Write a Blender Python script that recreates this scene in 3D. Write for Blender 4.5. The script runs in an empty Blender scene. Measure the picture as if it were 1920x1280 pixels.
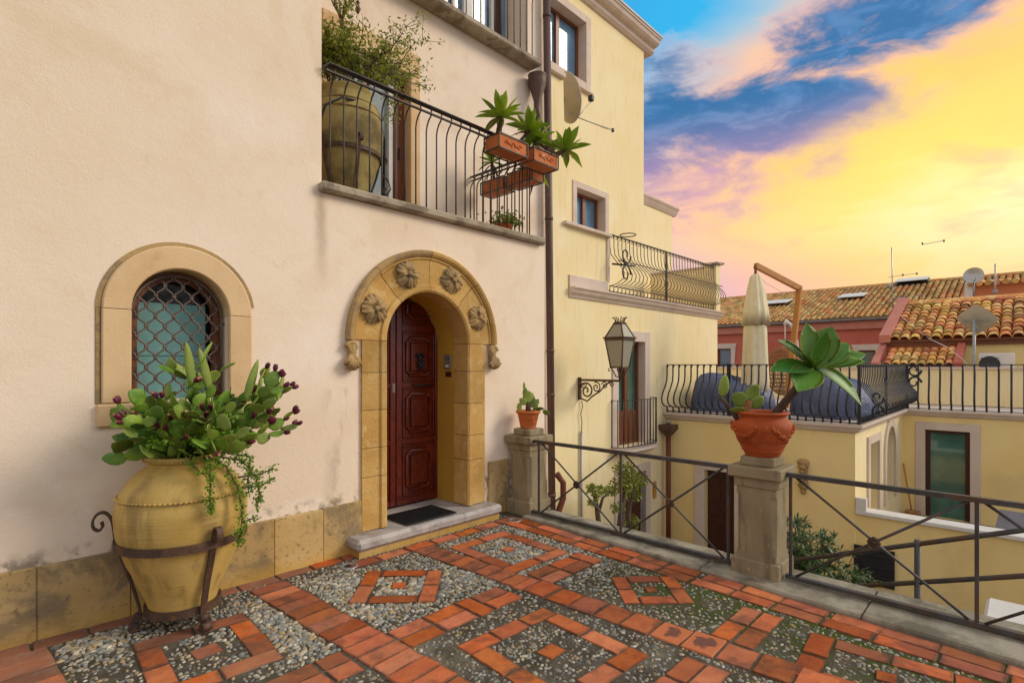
import bpy, math, random
import numpy as np
from mathutils import Vector, Matrix, Euler

# ---------------------------------------------------------------- camera, sky, sun, exposure
# X runs along the house wall, Y towards the house, Z up; the paved terrace lies at Z = 0
scene = bpy.context.scene
cam_d = bpy.data.cameras.new('camera'); cam = bpy.data.objects.new('camera', cam_d)
scene.collection.objects.link(cam); scene.camera = cam
cam.location = (0, 0, 1.7); cam.rotation_euler = (math.pi/2, 0, -math.radians(45.987))
cam_d.sensor_width = 36; cam_d.lens = 36*1004/1920; cam_d.shift_y = 0.0229
cam_d.clip_start = 0.05; cam_d.clip_end = 3000
scene.view_settings.view_transform = 'Standard'; scene.view_settings.look = 'None'
scene.view_settings.exposure = 0.6; scene.view_settings.gamma = 1.0
try: scene.view_settings.use_curve_mapping = False
except Exception: pass

SUN_AZ, SUN_EL = math.radians(-44), math.radians(30)      # azimuth from +X towards +Y
sd = Vector((math.cos(SUN_EL)*math.cos(SUN_AZ), math.cos(SUN_EL)*math.sin(SUN_AZ), math.sin(SUN_EL)))
sun_l = bpy.data.lights.new('sun', 'SUN'); sun_l.energy = 1.5; sun_l.angle = math.radians(24); sun_l.color = (1, .87, .68)
sun_o = bpy.data.objects.new('sun', sun_l); scene.collection.objects.link(sun_o)
sun_o.rotation_euler = sd.to_track_quat('Z', 'Y').to_euler(); sun_o.location = (5, -5, 20)

world = bpy.data.worlds.new('World'); scene.world = world; world.use_nodes = True
def build_world():
    nt = world.node_tree; nt.nodes.clear(); L = nt.links.new
    def nd(t, **k):
        n = nt.nodes.new(t)
        for a, b in k.items(): setattr(n, a, b)
        return n
    def put(s, x):
        if isinstance(x, bpy.types.NodeSocket): L(x, s)
        else: s.default_value = x
    def mth(op, a, b=0.0, c=None, clamp=False):
        n = nd('ShaderNodeMath', operation=op, use_clamp=clamp); put(n.inputs[0], a); put(n.inputs[1], b)
        if c is not None: put(n.inputs[2], c)
        return n.outputs[0]
    def vm(op, a, b=None):
        n = nd('ShaderNodeVectorMath', operation=op); put(n.inputs[0], a)
        if b is not None: put(n.inputs[1], b)
        return n.outputs['Value'] if op == 'DOT_PRODUCT' else n.outputs[0]
    def sstep(x, lo, hi):
        n = nd('ShaderNodeMapRange', interpolation_type='SMOOTHSTEP'); put(n.inputs[0], x)
        n.inputs[1].default_value = lo; n.inputs[2].default_value = hi
        return n.outputs[0]
    def ramp(x, stops):
        n = nd('ShaderNodeValToRGB'); put(n.inputs[0], x); cr = n.color_ramp
        while len(cr.elements) < len(stops): cr.elements.new(0.5)
        for e, (p, c) in zip(cr.elements, stops): e.position = p; e.color = (*c, 1)
        return n.outputs[0]
    def mix(f, a, b):
        n = nd('ShaderNodeMix', data_type='RGBA'); put(n.inputs[0], f)
        put(n.inputs[6], a if isinstance(a, bpy.types.NodeSocket) else (*a, 1)); put(n.inputs[7], b if isinstance(b, bpy.types.NodeSocket) else (*b, 1))
        return n.outputs[2]
    d = vm('NORMALIZE', nd('ShaderNodeTexCoord').outputs['Generated'])
    sx = nd('ShaderNodeSeparateXYZ'); L(d, sx.inputs[0]); z = sx.outputs[2]
    S = Vector((.950, .0, .312)).normalized()              # the glow of the low sun
    s = vm('DOT_PRODUCT', d, tuple(S))
    # cloud coordinates: a layer seen in perspective
    den = mth('ADD', mth('MAXIMUM', z, 0.0), .22)
    cx = nd('ShaderNodeCombineXYZ'); put(cx.inputs[0], mth('DIVIDE', sx.outputs[0], den)); put(cx.inputs[1], mth('DIVIDE', sx.outputs[1], den)); put(cx.inputs[2], mth('MULTIPLY', z, 3.0))
    def noise(sc, det, dist, off, rough=.55):
        n = nd('ShaderNodeTexNoise'); put(n.inputs['Vector'], vm('ADD', cx.outputs[0], off)); n.inputs['Scale'].default_value = sc
        n.inputs['Detail'].default_value = det; n.inputs['Distortion'].default_value = dist; n.inputs['Roughness'].default_value = rough
        return n.outputs[0]
    n1 = noise(1.5, 9, .6, (3.1, 1.7, .4)); n2 = noise(.8, 4, .3, (7.7, 2.2, 1.1)); n3 = noise(3.4, 7, .9, (1.2, 8.2, 3.3))
    up = mth('MAXIMUM', mth('SUBTRACT', z, .2), 0.0)
    g = mth('SUBTRACT', s, mth('MULTIPLY', up, .35))
    g = mth('ADD', g, mth('MULTIPLY', mth('SUBTRACT', n3, .5), .05))
    gr = nd('ShaderNodeMapRange'); put(gr.inputs[0], g); gr.inputs[1].default_value = .6; gr.inputs[2].default_value = 1.0
    clear = ramp(gr.outputs[0], [(0.0, (.24, .40, .58)), (.22, (.03, .36, .72)), (.44, (.02, .44, .80)), (.55, (.36, .54, .66)), (.63, (.92, .56, .36)),
                                 (.72, (.98, .58, .22)), (.82, (1.0, .64, .10)), (.91, (1.04, .78, .10)), (1.0, (1.12, 1.0, .52))])
    # milky band low over the horizon, pinker away from the glow
    low = mth('MULTIPLY', mth('SUBTRACT', 1.0, sstep(z, .10, .36)), mth('SUBTRACT', 1.0, mth('MULTIPLY', sstep(s, .955, 1.0), .55)))
    bandc = ramp(sstep(s, .84, .985), [(0, (.50, .38, .55)), (.50, (.82, .42, .47)), (.82, (.96, .46, .30)), (1, (1.0, .56, .18))])
    bandc = mix(sstep(z, .13, .25), bandc, ramp(sstep(s, .86, .98), [(0, (.82, .54, .52)), (.5, (1.0, .62, .36)), (1, (1.05, .76, .28))]))
    col = mix(mth('MULTIPLY', low, .9), clear, bandc)
    # thin peach streaks
    st = sstep(noise(2.3, 6, .4, (4.4, 9.1, 6.0)), .54, .68)
    col = mix(mth('MULTIPLY', st, mth('MULTIPLY', sstep(g, .84, .95), .55)), col, (.95, .48, .25))
    # dark blue-violet clouds away from the glow, drawn out along the horizon
    st_ = nd('ShaderNodeVectorMath', operation='MULTIPLY'); put(st_.inputs[0], d); st_.inputs[1].default_value = (1.0, 1.0, 2.6)
    def noise2(sc, det, dist, off, rough=.6):
        n = nd('ShaderNodeTexNoise'); put(n.inputs['Vector'], vm('ADD', st_.outputs[0], off)); n.inputs['Scale'].default_value = sc
        n.inputs['Detail'].default_value = det; n.inputs['Distortion'].default_value = dist; n.inputs['Roughness'].default_value = rough
        return n.outputs[0]
    w1 = noise2(5.5, 10, .35, (2.3, 5.1, .7), .62); w2 = noise2(13, 8, .5, (6.3, 1.1, 4.7), .6); w3 = noise2(2.6, 4, .2, (9.3, 4.1, 2.7))
    def oval(v0, z0, a_, b_, sl=0.0):
        y = mth('SUBTRACT', sx.outputs[1], v0); zz = mth('SUBTRACT', mth('SUBTRACT', z, z0), mth('MULTIPLY', y, sl))
        q = mth('ADD', mth('POWER', mth('DIVIDE', y, a_), 2.0), mth('POWER', mth('DIVIDE', zz, b_), 2.0)); return mth('MAXIMUM', mth('SUBTRACT', 1.0, q), -1.2)
    bias = mth('MAXIMUM', mth('MAXIMUM', oval(.47, .36, .28, .135, .0), oval(.25, .385, .16, .045, .1)), oval(.13, .465, .18, .05, .0))
    f = mth('ADD', mth('ADD', w1, mth('MULTIPLY', mth('SUBTRACT', w2, .5), .38)), mth('MULTIPLY', bias, .27))
    f = mth('ADD', f, mth('MULTIPLY', mth('SUBTRACT', w3, .5), .25))
    rimm = sstep(f, .41, .60); core = sstep(f, .50, .76)
    rimc = mix(sstep(g, .76, .88), (.42, .52, .68), (.95, .50, .34))
    corec = mix(sstep(z, .29, .42), (.42, .25, .40), (.02, .14, .34))
    corec = mix(mth('MULTIPLY', sstep(w2, .45, .65), .6), corec, mix(sstep(z, .29, .42), (.78, .38, .42), (.12, .27, .52)))
    fade = mth('SUBTRACT', 1.0, sstep(g, .90, .97))
    col = mix(mth('MULTIPLY', mth('MULTIPLY', rimm, .75), fade), col, rimc); col = mix(mth('MULTIPLY', core, fade), col, corec)
    # overhead and behind the viewer: high pale cloud
    far = mth('SUBTRACT', 1.0, sstep(s, .15, .78))
    pale = mix(sstep(n2, .40, .62), (.66, .66, .70), (.88, .83, .78))
    col = mix(far, col, pale)
    bg = nd('ShaderNodeBackground'); L(col, bg.inputs[0]); bg.inputs[1].default_value = .67
    sky = nd('ShaderNodeTexSky', sky_type='NISHITA', sun_disc=False); sky.sun_elevation = SUN_EL; sky.sun_rotation = math.pi/2 - SUN_AZ
    bg2 = nd('ShaderNodeBackground'); L(sky.outputs[0], bg2.inputs[0]); bg2.inputs[1].default_value = .012
    ad = nd('ShaderNodeAddShader'); L(bg.outputs[0], ad.inputs[0]); L(bg2.outputs[0], ad.inputs[1])
    out = nd('ShaderNodeOutputWorld'); L(ad.outputs[0], out.inputs[0])
build_world()

# ---------------------------------------------------------------- helpers
R = random.Random(7)
COL = scene.collection
pi = math.pi
WL = {}                                                     # world position of every object (none is rotated as a parent)
def tag(o, label=None, cat=None, group=None, kind=None):
    if label: o['label'] = label
    if cat: o['category'] = cat
    if group: o['group'] = group
    if kind: o['kind'] = kind
    return o
def thing(name, label, cat, loc, group=None):
    o = bpy.data.objects.new(name, None); COL.objects.link(o); o.location = loc; o.empty_display_size = .1
    WL[o.name] = Vector(loc)
    return tag(o, label, cat, group)
def inst(name, me, loc, parent=None, rot=None, scale=None, mat=None):
    o = bpy.data.objects.new(name, me); COL.objects.link(o)
    loc = Vector(loc); WL[o.name] = loc
    M_ = Matrix.Translation(loc - (WL[parent.name] if parent else Vector()))
    if rot is not None: M_ = M_ @ (rot.to_4x4() if isinstance(rot, Matrix) else Euler(rot).to_matrix().to_4x4())
    if scale is not None: M_ = M_ @ Matrix.Diagonal((*scale, 1))
    if parent: o.parent = parent
    o.matrix_local = M_
    return o
def frame(x, up=(0, 0, 1)):                                 # rotation whose X axis is x, Z axis near up
    x = Vector(x).normalized(); u = Vector(up)
    y = u.cross(x)
    if y.length < 1e-4: y = Vector((0, 1, 0)).cross(x)
    y.normalize(); z = x.cross(y)
    return Matrix((x, y, z)).transposed()
def zframe(zv, ref=(1, 0, 0)):
    z = Vector(zv).normalized(); x = Vector(ref); x = x - z*x.dot(z)
    if x.length < 1e-4: x = Vector((0, 1, 0)) - z*z.y
    x.normalize(); return Matrix((x, z.cross(x), z)).transposed()

def smooth(P, k=4):                                         # Catmull-Rom through the points
    P = [Vector(p) for p in P]; out = []
    for i in range(len(P)-1):
        a, b, c, d = P[max(i-1, 0)], P[i], P[i+1], P[min(i+2, len(P)-1)]
        for j in range(k):
            t = j/k; out.append(.5*((2*b)+(c-a)*t+(2*a-5*b+4*c-d)*t*t+(3*b-a-3*c+d)*t**3))
    return out+[P[-1]]
class B:
    def __init__(s): s.v = []; s.f = []; s.sm = []
    def add(s, vs, fs, sm=False):
        k = len(s.v); s.v += [tuple(v) for v in vs]; s.f += [tuple(i+k for i in f) for f in fs]; s.sm += [sm]*len(fs); return s
    def box(s, x0, y0, z0, x1, y1, z1, bev=0.0, jit=0.0):
        x0, x1 = sorted((x0, x1)); y0, y1 = sorted((y0, y1)); z0, z1 = sorted((z0, z1))
        if bev <= 0:
            vs = [(x, y, z) for z in (z0, z1) for y in (y0, y1) for x in (x0, x1)]
            return s.add(vs, [(0, 2, 3, 1), (4, 5, 7, 6), (0, 1, 5, 4), (2, 6, 7, 3), (0, 4, 6, 2), (1, 3, 7, 5)])
        b = min(bev, (x1-x0)*.45, (y1-y0)*.45, (z1-z0)*.45)
        C = [(x0, x1), (y0, y1), (z0, z1)]; vs = []; idx = {}
        for sx in (0, 1):
            for sy in (0, 1):
                for sz in (0, 1):
                    p = [C[0][sx], C[1][sy], C[2][sz]]; i = [b if q == 0 else -b for q in (sx, sy, sz)]
                    for ax in range(3):
                        q = [p[k]+i[k] for k in range(3)]; q[ax] = p[ax]
                        idx[(sx, sy, sz, ax)] = len(vs); vs.append(tuple(c+R.uniform(-jit, jit) for c in q))
        fs = []
        for ax in range(3):
            o1, o2 = (ax+1) % 3, (ax+2) % 3
            for e in (0, 1):
                def k(a, b2):
                    t = [0, 0, 0]; t[ax] = e; t[o1] = a; t[o2] = b2; return idx[(*t, ax)]
                q = (k(0, 0), k(1, 0), k(1, 1), k(0, 1)); fs.append(q if e else q[::-1])
        for ax in range(3):                                 # edge bevels along ax
            o1, o2 = (ax+1) % 3, (ax+2) % 3
            for a in (0, 1):
                for c in (0, 1):
                    def k(e, fx):
                        t = [0, 0, 0]; t[ax] = e; t[o1] = a; t[o2] = c; return idx[(*t, fx)]
                    q = (k(0, o1), k(1, o1), k(1, o2), k(0, o2)); fs.append(q if (a == c) else q[::-1])
        for sx in (0, 1):
            for sy in (0, 1):
                for sz in (0, 1):
                    q = tuple(idx[(sx, sy, sz, a)] for a in range(3)); fs.append(q if (sx+sy+sz) % 2 else q[::-1])
        return s.add(vs, fs)
    def tube(s, pts, r, n=6, cap=True, flat=None, up=(0, 0, 1)):   # r number or list; flat=(w,h) rectangular bar
        pts = [Vector(p) for p in pts]; m = len(pts); vs = []; fs = []
        rr = r if isinstance(r, (list, tuple)) else [r]*m
        pn = None
        for i, p in enumerate(pts):
            t = (pts[min(i+1, m-1)]-pts[max(i-1, 0)]).normalized()
            if pn is None:
                a = Vector(up); a = a - t*a.dot(t)
                if a.length < 1e-3: a = Vector((1, 0, 0)) - t*t.x
                if a.length < 1e-3: a = Vector((0, 1, 0)) - t*t.y
            else: a = pn - t*pn.dot(t)
            a.normalize(); pn = a; b = t.cross(a)
            if flat:
                w, h = flat
                for ca, cb in ((1, 1), (1, -1), (-1, -1), (-1, 1)): vs.append(p + a*ca*h/2 + b*cb*w/2)
            else:
                for j in range(n):
                    an = 2*pi*j/n; vs.append(p + (a*math.cos(an)+b*math.sin(an))*rr[i])
        n = 4 if flat else n
        for i in range(m-1):
            for j in range(n): fs.append((i*n+j, i*n+(j+1) % n, (i+1)*n+(j+1) % n, (i+1)*n+j))
        s.add(vs, fs, not flat)
        if cap:
            k = len(s.v)-m*n; s.f += [tuple(k+j for j in range(n))[::-1], tuple(k+(m-1)*n+j for j in range(n))]; s.sm += [False]*2
        return s
    def lathe(s, prof, c=(0, 0, 0), n=32, wob=None):         # prof [(r,z)]
        vs = []; fs = []; m = len(prof)
        for r, z in prof:
            for j in range(n):
                a = 2*pi*j/n; q = wob(a, z) if wob else 0
                vs.append((c[0]+(r+q)*math.cos(a), c[1]+(r+q)*math.sin(a), c[2]+z))
        for i in range(m-1):
            for j in range(n): fs.append((i*n+j, i*n+(j+1) % n, (i+1)*n+(j+1) % n, (i+1)*n+j))
        return s.add(vs, fs, True)
    def ball(s, c, r, n=10, m=7, sc=(1, 1, 1)):
        prof = [(max(1e-4, math.sin(pi*i/m)), -math.cos(pi*i/m)) for i in range(m+1)]
        vs = []; fs = []
        for a, z in prof:
            for j in range(n):
                t = 2*pi*j/n; vs.append((c[0]+r*sc[0]*a*math.cos(t), c[1]+r*sc[1]*a*math.sin(t), c[2]+r*sc[2]*z))
        for i in range(m):
            for j in range(n): fs.append((i*n+j, i*n+(j+1) % n, (i+1)*n+(j+1) % n, (i+1)*n+j))
        return s.add(vs, fs, True)
    def prism(s, poly, mp, d0, d1):                          # polygon (s,z) extruded along depth with map mp(s,z,d)
        n = len(poly); vs = [mp(a, b, d0) for a, b in poly]+[mp(a, b, d1) for a, b in poly]
        fs = [tuple(range(n)), tuple(range(n, 2*n))[::-1]]+[(i, i+n, (i+1) % n+n, (i+1) % n) for i in range(n)]
        return s.add(vs, fs)
    def mesh(s, name, mat, origin=(0, 0, 0)):
        me = bpy.data.meshes.new(name); o = Vector(origin)
        me.from_pydata([tuple(Vector(v)-o) for v in s.v], [], s.f)
        me.polygons.foreach_set('use_smooth', s.sm)
        if mat: me.materials.append(mat)
        import bmesh
        b = bmesh.new(); b.from_mesh(me); bmesh.ops.recalc_face_normals(b, faces=b.faces); b.to_mesh(me); b.free()
        me.update(); return me
    def obj(s, name, mat, parent=None, origin=None):
        if origin is None:
            a = np.array(s.v); origin = ((a[:, 0].min()+a[:, 0].max())/2, (a[:, 1].min()+a[:, 1].max())/2, a[:, 2].min())
        return inst(name, s.mesh(name, mat, origin), origin, parent)
def vmap(v0): return lambda s, z, d: (s, v0+d, z)            # wall facing -Y
def umap(u0): return lambda s, z, d: (u0+d, s, z)            # wall facing -X
def wall(mp, s0, s1, z0, z1, ops=(), th=.3, close=True):
    """ops: (a,b,zlo,zhi) or (a,b,zlo,zspring,'arch'); wall face with reveals th deep"""
    b = B(); cur = s0
    for op in sorted(ops):
        a, c, zl, zh = op[:4]
        b.add([mp(cur, z0, 0), mp(a, z0, 0), mp(a, z1, 0), mp(cur, z1, 0)], [(0, 1, 2, 3)])
        if zl > z0: b.add([mp(a, z0, 0), mp(c, z0, 0), mp(c, zl, 0), mp(a, zl, 0)], [(0, 1, 2, 3)])
        if len(op) > 4:
            r = (c-a)/2; m = (a+c)/2; arc = [(m-r*math.cos(pi*i/20), zh+r*math.sin(pi*i/20)) for i in range(21)]
        else: arc = [(a, zh), (c, zh)]
        half = len(arc)//2
        if len(arc) > 2:
            for i in range(len(arc)-1):
                p, q = arc[i], arc[i+1]; b.add([mp(*p, 0), mp(*q, 0), mp(q[0], z1, 0), mp(p[0], z1, 0)], [(0, 1, 2, 3)])
        else: b.add([mp(a, zh, 0), mp(c, zh, 0), mp(c, z1, 0), mp(a, z1, 0)], [(0, 1, 2, 3)])
        ring = [(a, zl)]+arc+[(c, zl)]
        for i in range(len(ring)):
            p, q = ring[i], ring[(i+1) % len(ring)]
            b.add([mp(*p, 0), mp(*q, 0), mp(*q, th), mp(*p, th)], [(0, 1, 2, 3)])
        cur = c
    b.add([mp(cur, z0, 0), mp(s1, z0, 0), mp(s1, z1, 0), mp(cur, z1, 0)], [(0, 1, 2, 3)])
    return b
def sweep_bar(mp, s0, s1, prof):                             # moulding: prof [(d,z)] closed polygon swept along s
    b = B(); n = len(prof); vs = [mp(s0, z, d) for d, z in prof]+[mp(s1, z, d) for d, z in prof]
    return b.add(vs, [tuple(range(n)), tuple(range(n, 2*n))[::-1]]+[(i, (i+1) % n, (i+1) % n+n, i+n) for i in range(n)])

# ---------------------------------------------------------------- materials
class Mat:
    def __init__(s, name, rough=.8, metal=0, spec=.35):
        s.m = bpy.data.materials.new(name); s.m.use_nodes = True; s.nt = s.m.node_tree; s.p = s.nt.nodes['Principled BSDF']
        s.p.inputs['Roughness'].default_value = rough; s.p.inputs['Metallic'].default_value = metal; s.p.inputs['Specular IOR Level'].default_value = spec
        s.pos = s.n('ShaderNodeNewGeometry').outputs['Position']; s.x = s.n('ShaderNodeSeparateXYZ'); s.nt.links.new(s.pos, s.x.inputs[0])
    def n(s, t, **k):
        q = s.nt.nodes.new(t)
        for a, b in k.items(): setattr(q, a, b)
        return q
    def put(s, sock, x):
        if isinstance(x, bpy.types.NodeSocket): s.nt.links.new(x, sock)
        elif isinstance(x, tuple) and len(x) == 3 and sock.type == 'RGBA': sock.default_value = (*x, 1)
        else: sock.default_value = x
    def math(s, op, a, b=0., clamp=False):
        q = s.n('ShaderNodeMath', operation=op, use_clamp=clamp); s.put(q.inputs[0], a); s.put(q.inputs[1], b); return q.outputs[0]
    def ss(s, x, lo, hi):
        q = s.n('ShaderNodeMapRange', interpolation_type='SMOOTHSTEP'); s.put(q.inputs[0], x); q.inputs[1].default_value = lo; q.inputs[2].default_value = hi
        return q.outputs[0]
    def noise(s, sc, det=5, dist=0, stretch=None, rough=.6, off=None):
        q = s.n('ShaderNodeTexNoise'); q.inputs['Scale'].default_value = sc; q.inputs['Detail'].default_value = det; q.inputs['Distortion'].default_value = dist; q.inputs['Roughness'].default_value = rough
        v = s.pos
        if off:
            w = s.n('ShaderNodeVectorMath', operation='ADD'); s.put(w.inputs[0], v); w.inputs[1].default_value = off; v = w.outputs[0]
        if stretch:
            w = s.n('ShaderNodeVectorMath', operation='MULTIPLY'); s.put(w.inputs[0], v); w.inputs[1].default_value = stretch; v = w.outputs[0]
        s.nt.links.new(v, q.inputs['Vector']); return q.outputs[0]
    def mix(s, f, a, b, mode='MIX'):
        q = s.n('ShaderNodeMix', data_type='RGBA', blend_type=mode); s.put(q.inputs[0], f); s.put(q.inputs[6], a); s.put(q.inputs[7], b); return q.outputs[2]
    def rnd(s): return s.n('ShaderNodeObjectInfo').outputs['Random']
    def hsv(s, c, h=.5, sa=1., v=1.):
        q = s.n('ShaderNodeHueSaturation'); s.put(q.inputs['Hue'], h); s.put(q.inputs['Saturation'], sa); s.put(q.inputs['Value'], v); s.put(q.inputs['Color'], c); return q.outputs[0]
    def col(s, c): s.put(s.p.inputs['Base Color'], c); return s
    def bump(s, h, strength=.3, dist=.01):
        q = s.n('ShaderNodeBump'); q.inputs['Strength'].default_value = strength; q.inputs['Distance'].default_value = dist; s.put(q.inputs['Height'], h)
        s.nt.links.new(q.outputs[0], s.p.inputs['Normal']); return s
def simple(name, c1, c2=None, sc=6, rough=.8, metal=0, bump=0, bsc=60, c3=None, s3=1.3, t3=(.5, .68), rnd=0, spec=.35, bd=.01, lo=.38, hi=.62):
    m = Mat(name, rough, metal, spec); c = m.mix(m.ss(m.noise(sc), lo, hi), c1, c2 or tuple(x*.8 for x in c1))
    if c3: c = m.mix(m.math('MULTIPLY', m.ss(m.noise(s3, 7), *t3), .85), c, c3)
    if rnd:
        r = m.rnd(); c = m.hsv(c, m.math('ADD', .5, m.math('MULTIPLY', m.math('SUBTRACT', r, .5), rnd*.08)), 1.0, m.math('ADD', 1-rnd*.5, m.math('MULTIPLY', m.math('FRACT', m.math('MULTIPLY', r, 7.31)), rnd)))
    m.col(c)
    if bump: m.bump(m.noise(bsc, 4), bump, bd)
    return m.m
MT = {}
def mats():
    # cream stucco with streaks under the balcony and mildew above the plinth (marks with their own shape)
    m = Mat('cream_stucco', .92, 0, .15); X, Z = m.x.outputs[0], m.x.outputs[2]
    c = m.mix(m.ss(m.noise(.55, 4), .35, .65), (.86, .715, .57), (.82, .665, .505))
    c = m.mix(m.math('MULTIPLY', m.ss(m.noise(2.2, 8), .5, .75), .35), c, (.76, .59, .42))
    c = m.mix(m.math('MULTIPLY', m.ss(m.noise(16, 5), .55, .7), .25), c, (.80, .64, .49))
    c = m.mix(m.math('MULTIPLY', m.ss(m.noise(.9, 9, .6, None, .7, (5, 2, 9)), .53, .66), .5), c, (.74, .58, .38)); c = m.mix(m.math('MULTIPLY', m.ss(m.noise(.8, 7, .5, None, .6, (1, 8, 3)), .55, .66), .5), c, (.88, .78, .68))
    ck = m.n('ShaderNodeTexNoise'); ck.inputs['Scale'].default_value = 1.1; ck.inputs['Detail'].default_value = 8; ck.inputs['Distortion'].default_value = .4; m.nt.links.new(m.pos, ck.inputs['Vector'])
    line = m.math('SUBTRACT', 1.0, m.ss(m.math('ABSOLUTE', m.math('SUBTRACT', ck.outputs[0], .5)), .0, .0035)); c = m.mix(m.math('MULTIPLY', m.math('MULTIPLY', line, m.ss(m.noise(1.7, 3), .56, .66)), .35), c, (.42, .31, .20))
    def blob(x0, w, z0, z1, soft=.15):
        a = m.math('SUBTRACT', 1.0, m.ss(m.math('ABSOLUTE', m.math('SUBTRACT', m.math('ADD', X, m.math('MULTIPLY', m.math('SUBTRACT', m.noise(3), .5), .12)), x0)), 0.0, w))
        return m.math('MULTIPLY', m.math('MULTIPLY', a, m.ss(Z, z0-soft, z0+soft)), m.math('SUBTRACT', 1.0, m.ss(Z, z1-.05, z1+.02)))
    streak = m.noise(3, 6, .2, (2.2, 2.2, .7))
    f = m.math('MULTIPLY', blob(2.19, .09, 2.6, 3.24, .4), .5)
    c = m.mix(f, c, (.30, .20, .11))
    g = m.math('MULTIPLY', m.math('MULTIPLY', blob(2.40, .24, .40, 1.5, .35), m.ss(streak, .46, .66)), .6); c = m.mix(g, c, (.40, .33, .25))
    mil = m.math('MULTIPLY', m.math('SUBTRACT', 1.0, m.ss(Z, .47, .58)), m.ss(m.noise(9, 8), .46, .62)); c = m.mix(m.math('MULTIPLY', mil, .8), c, (.20, .16, .11))
    sl = m.math('MULTIPLY', m.math('MULTIPLY', m.ss(Z, 2.55, 3.2), m.math('SUBTRACT', 1.0, m.ss(Z, 3.2, 3.3))), m.ss(streak, .55, .75)); c = m.mix(m.math('MULTIPLY', sl, .3), c, (.45, .33, .20))
    m.col(c).bump(m.math('ADD', m.noise(75, 6, .3, None, .7), m.math('MULTIPLY', m.noise(13, 5), .9)), .45, .008); MT['cream'] = m.m
    MT['cream2'] = simple('cream_stucco_upper', (.85, .71, .58), (.82, .67, .53), .7, .92, bump=.35, bsc=120, spec=.15, c3=(.72, .56, .43), s3=1.5)
    m = Mat('yellow_stucco', .92, 0, .15); Z = m.x.outputs[2]
    c = m.mix(m.ss(m.noise(.5, 4), .35, .65), (.87, .74, .46), (.84, .69, .38)); c = m.mix(m.math('MULTIPLY', m.ss(m.noise(2.5, 7), .55, .75), .3), c, (.86, .75, .50))
    st = m.math('MULTIPLY', m.ss(m.noise(3, 6, 0, (4, 4, .35)), .52, .72), .5); c = m.mix(st, c, (.66, .51, .28)); c = m.mix(m.math('MULTIPLY', m.ss(m.noise(.9, 8, .5), .55, .7), .45), c, (.88, .80, .60))
    m.col(c).bump(m.noise(90, 4), .3, .006); MT['yellow'] = m.m
    MT['yellow2'] = simple('ochre_yellow_stucco', (.87, .68, .32), (.84, .63, .27), .6, .92, bump=.3, bsc=90, spec=.15, c3=(.74, .56, .26), s3=.9)
    MT['reveal'] = simple('ochre_reveal_plaster', (.50, .29, .045), (.45, .25, .04), 2, .9, bump=.2, spec=.15)
    # golden tufa
    m = Mat('golden_sandstone', .9, 0, .2); c = m.mix(m.ss(m.noise(2.3, 6), .35, .65), (.57, .355, .12), (.47, .27, .078))
    c = m.mix(m.math('MULTIPLY', m.ss(m.noise(9, 8), .52, .68), .6), c, (.62, .44, .20)); c = m.mix(m.ss(m.noise(45, 3), .66, .72), c, (.22, .13, .05))
    r = m.rnd(); c = m.hsv(c, .5, 1.0, m.math('ADD', .84, m.math('MULTIPLY', r, .3)))
    m.col(c).bump(m.math('ADD', m.noise(60, 5), m.noise(14, 4)), .6, .012); MT['tufa'] = m.m
    m = Mat('weathered_sandstone', .9, 0, .2); c = m.mix(m.ss(m.noise(3, 6), .35, .65), (.47, .31, .13), (.36, .24, .11)); c = m.mix(m.math('MULTIPLY', m.ss(m.noise(6, 8, 0, None, .7), .48, .62), .75), c, (.24, .18, .11))
    m.col(c).bump(m.math('ADD', m.noise(70, 5), m.noise(18, 4)), .6, .012); MT['tufa_dark'] = m.m
    MT['tufa_plain'] = simple('pale_ochre_stone', (.71, .50, .285), (.65, .44, .235), 2.5, .9, bump=.35, bsc=70, c3=(.45, .30, .14), s3=2.2, t3=(.55, .75), spec=.2)
    m = Mat('plinth_stone', .9, 0, .2); Z = m.x.outputs[2]
    c = m.mix(m.ss(m.noise(1.6, 6), .35, .65), (.55, .39, .19), (.47, .31, .12)); c = m.mix(m.math('MULTIPLY', m.ss(m.noise(1.9, 9, .4, None, .65), .47, .60), .85), c, (.22, .165, .10))
    c = m.mix(m.math('MULTIPLY', m.ss(m.noise(26, 5), .56, .66), .6), c, (.16, .12, .07)); c = m.mix(m.math('MULTIPLY', m.math('SUBTRACT', 1.0, m.ss(m.math('ADD', Z, m.math('MULTIPLY', m.noise(3), .3)), .12, .34)), .7), c, (.52, .31, .06))
    c = m.hsv(c, .5, 1., m.math('ADD', .85, m.math('MULTIPLY', m.rnd(), .28)))
    m.col(c).bump(m.noise(50, 5), .4, .01); MT['plinth'] = m.m
    MT['slab'] = simple('weathered_slab_stone', (.40, .33, .24), (.30, .24, .17), 4, .9, bump=.5, bsc=45, c3=(.17, .13, .09), s3=5, t3=(.48, .64))
    MT['marble'] = simple('worn_marble', (.46, .42, .39), (.36, .32, .30), 7, .55, bump=.25, bsc=50, c3=(.22, .18, .16), s3=6, t3=(.52, .68))
    MT['pale'] = simple('pale_limestone', (.66, .55, .47), (.62, .50, .42), 3, .85, bump=.15, bsc=80, c3=(.56, .44, .35), s3=1.4, t3=(.5, .75), spec=.2)
    MT['concrete'] = simple('weathered_concrete', (.36, .32, .245), (.26, .225, .165), 5, .92, bump=.6, bsc=55, c3=(.13, .115, .085), s3=3, t3=(.47, .64), spec=.2)
    m = Mat('pillar_stone', .92, 0, .2); c = m.mix(m.ss(m.noise(3, 6), .35, .65), (.33, .265, .165), (.26, .205, .125)); c = m.mix(m.math('MULTIPLY', m.ss(m.noise(3, 7, 0, (3, 3, .6)), .48, .66), .8), c, (.17, .13, .08)); c = m.mix(m.ss(m.noise(30, 4), .66, .72), c, (.42, .36, .27))
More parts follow.
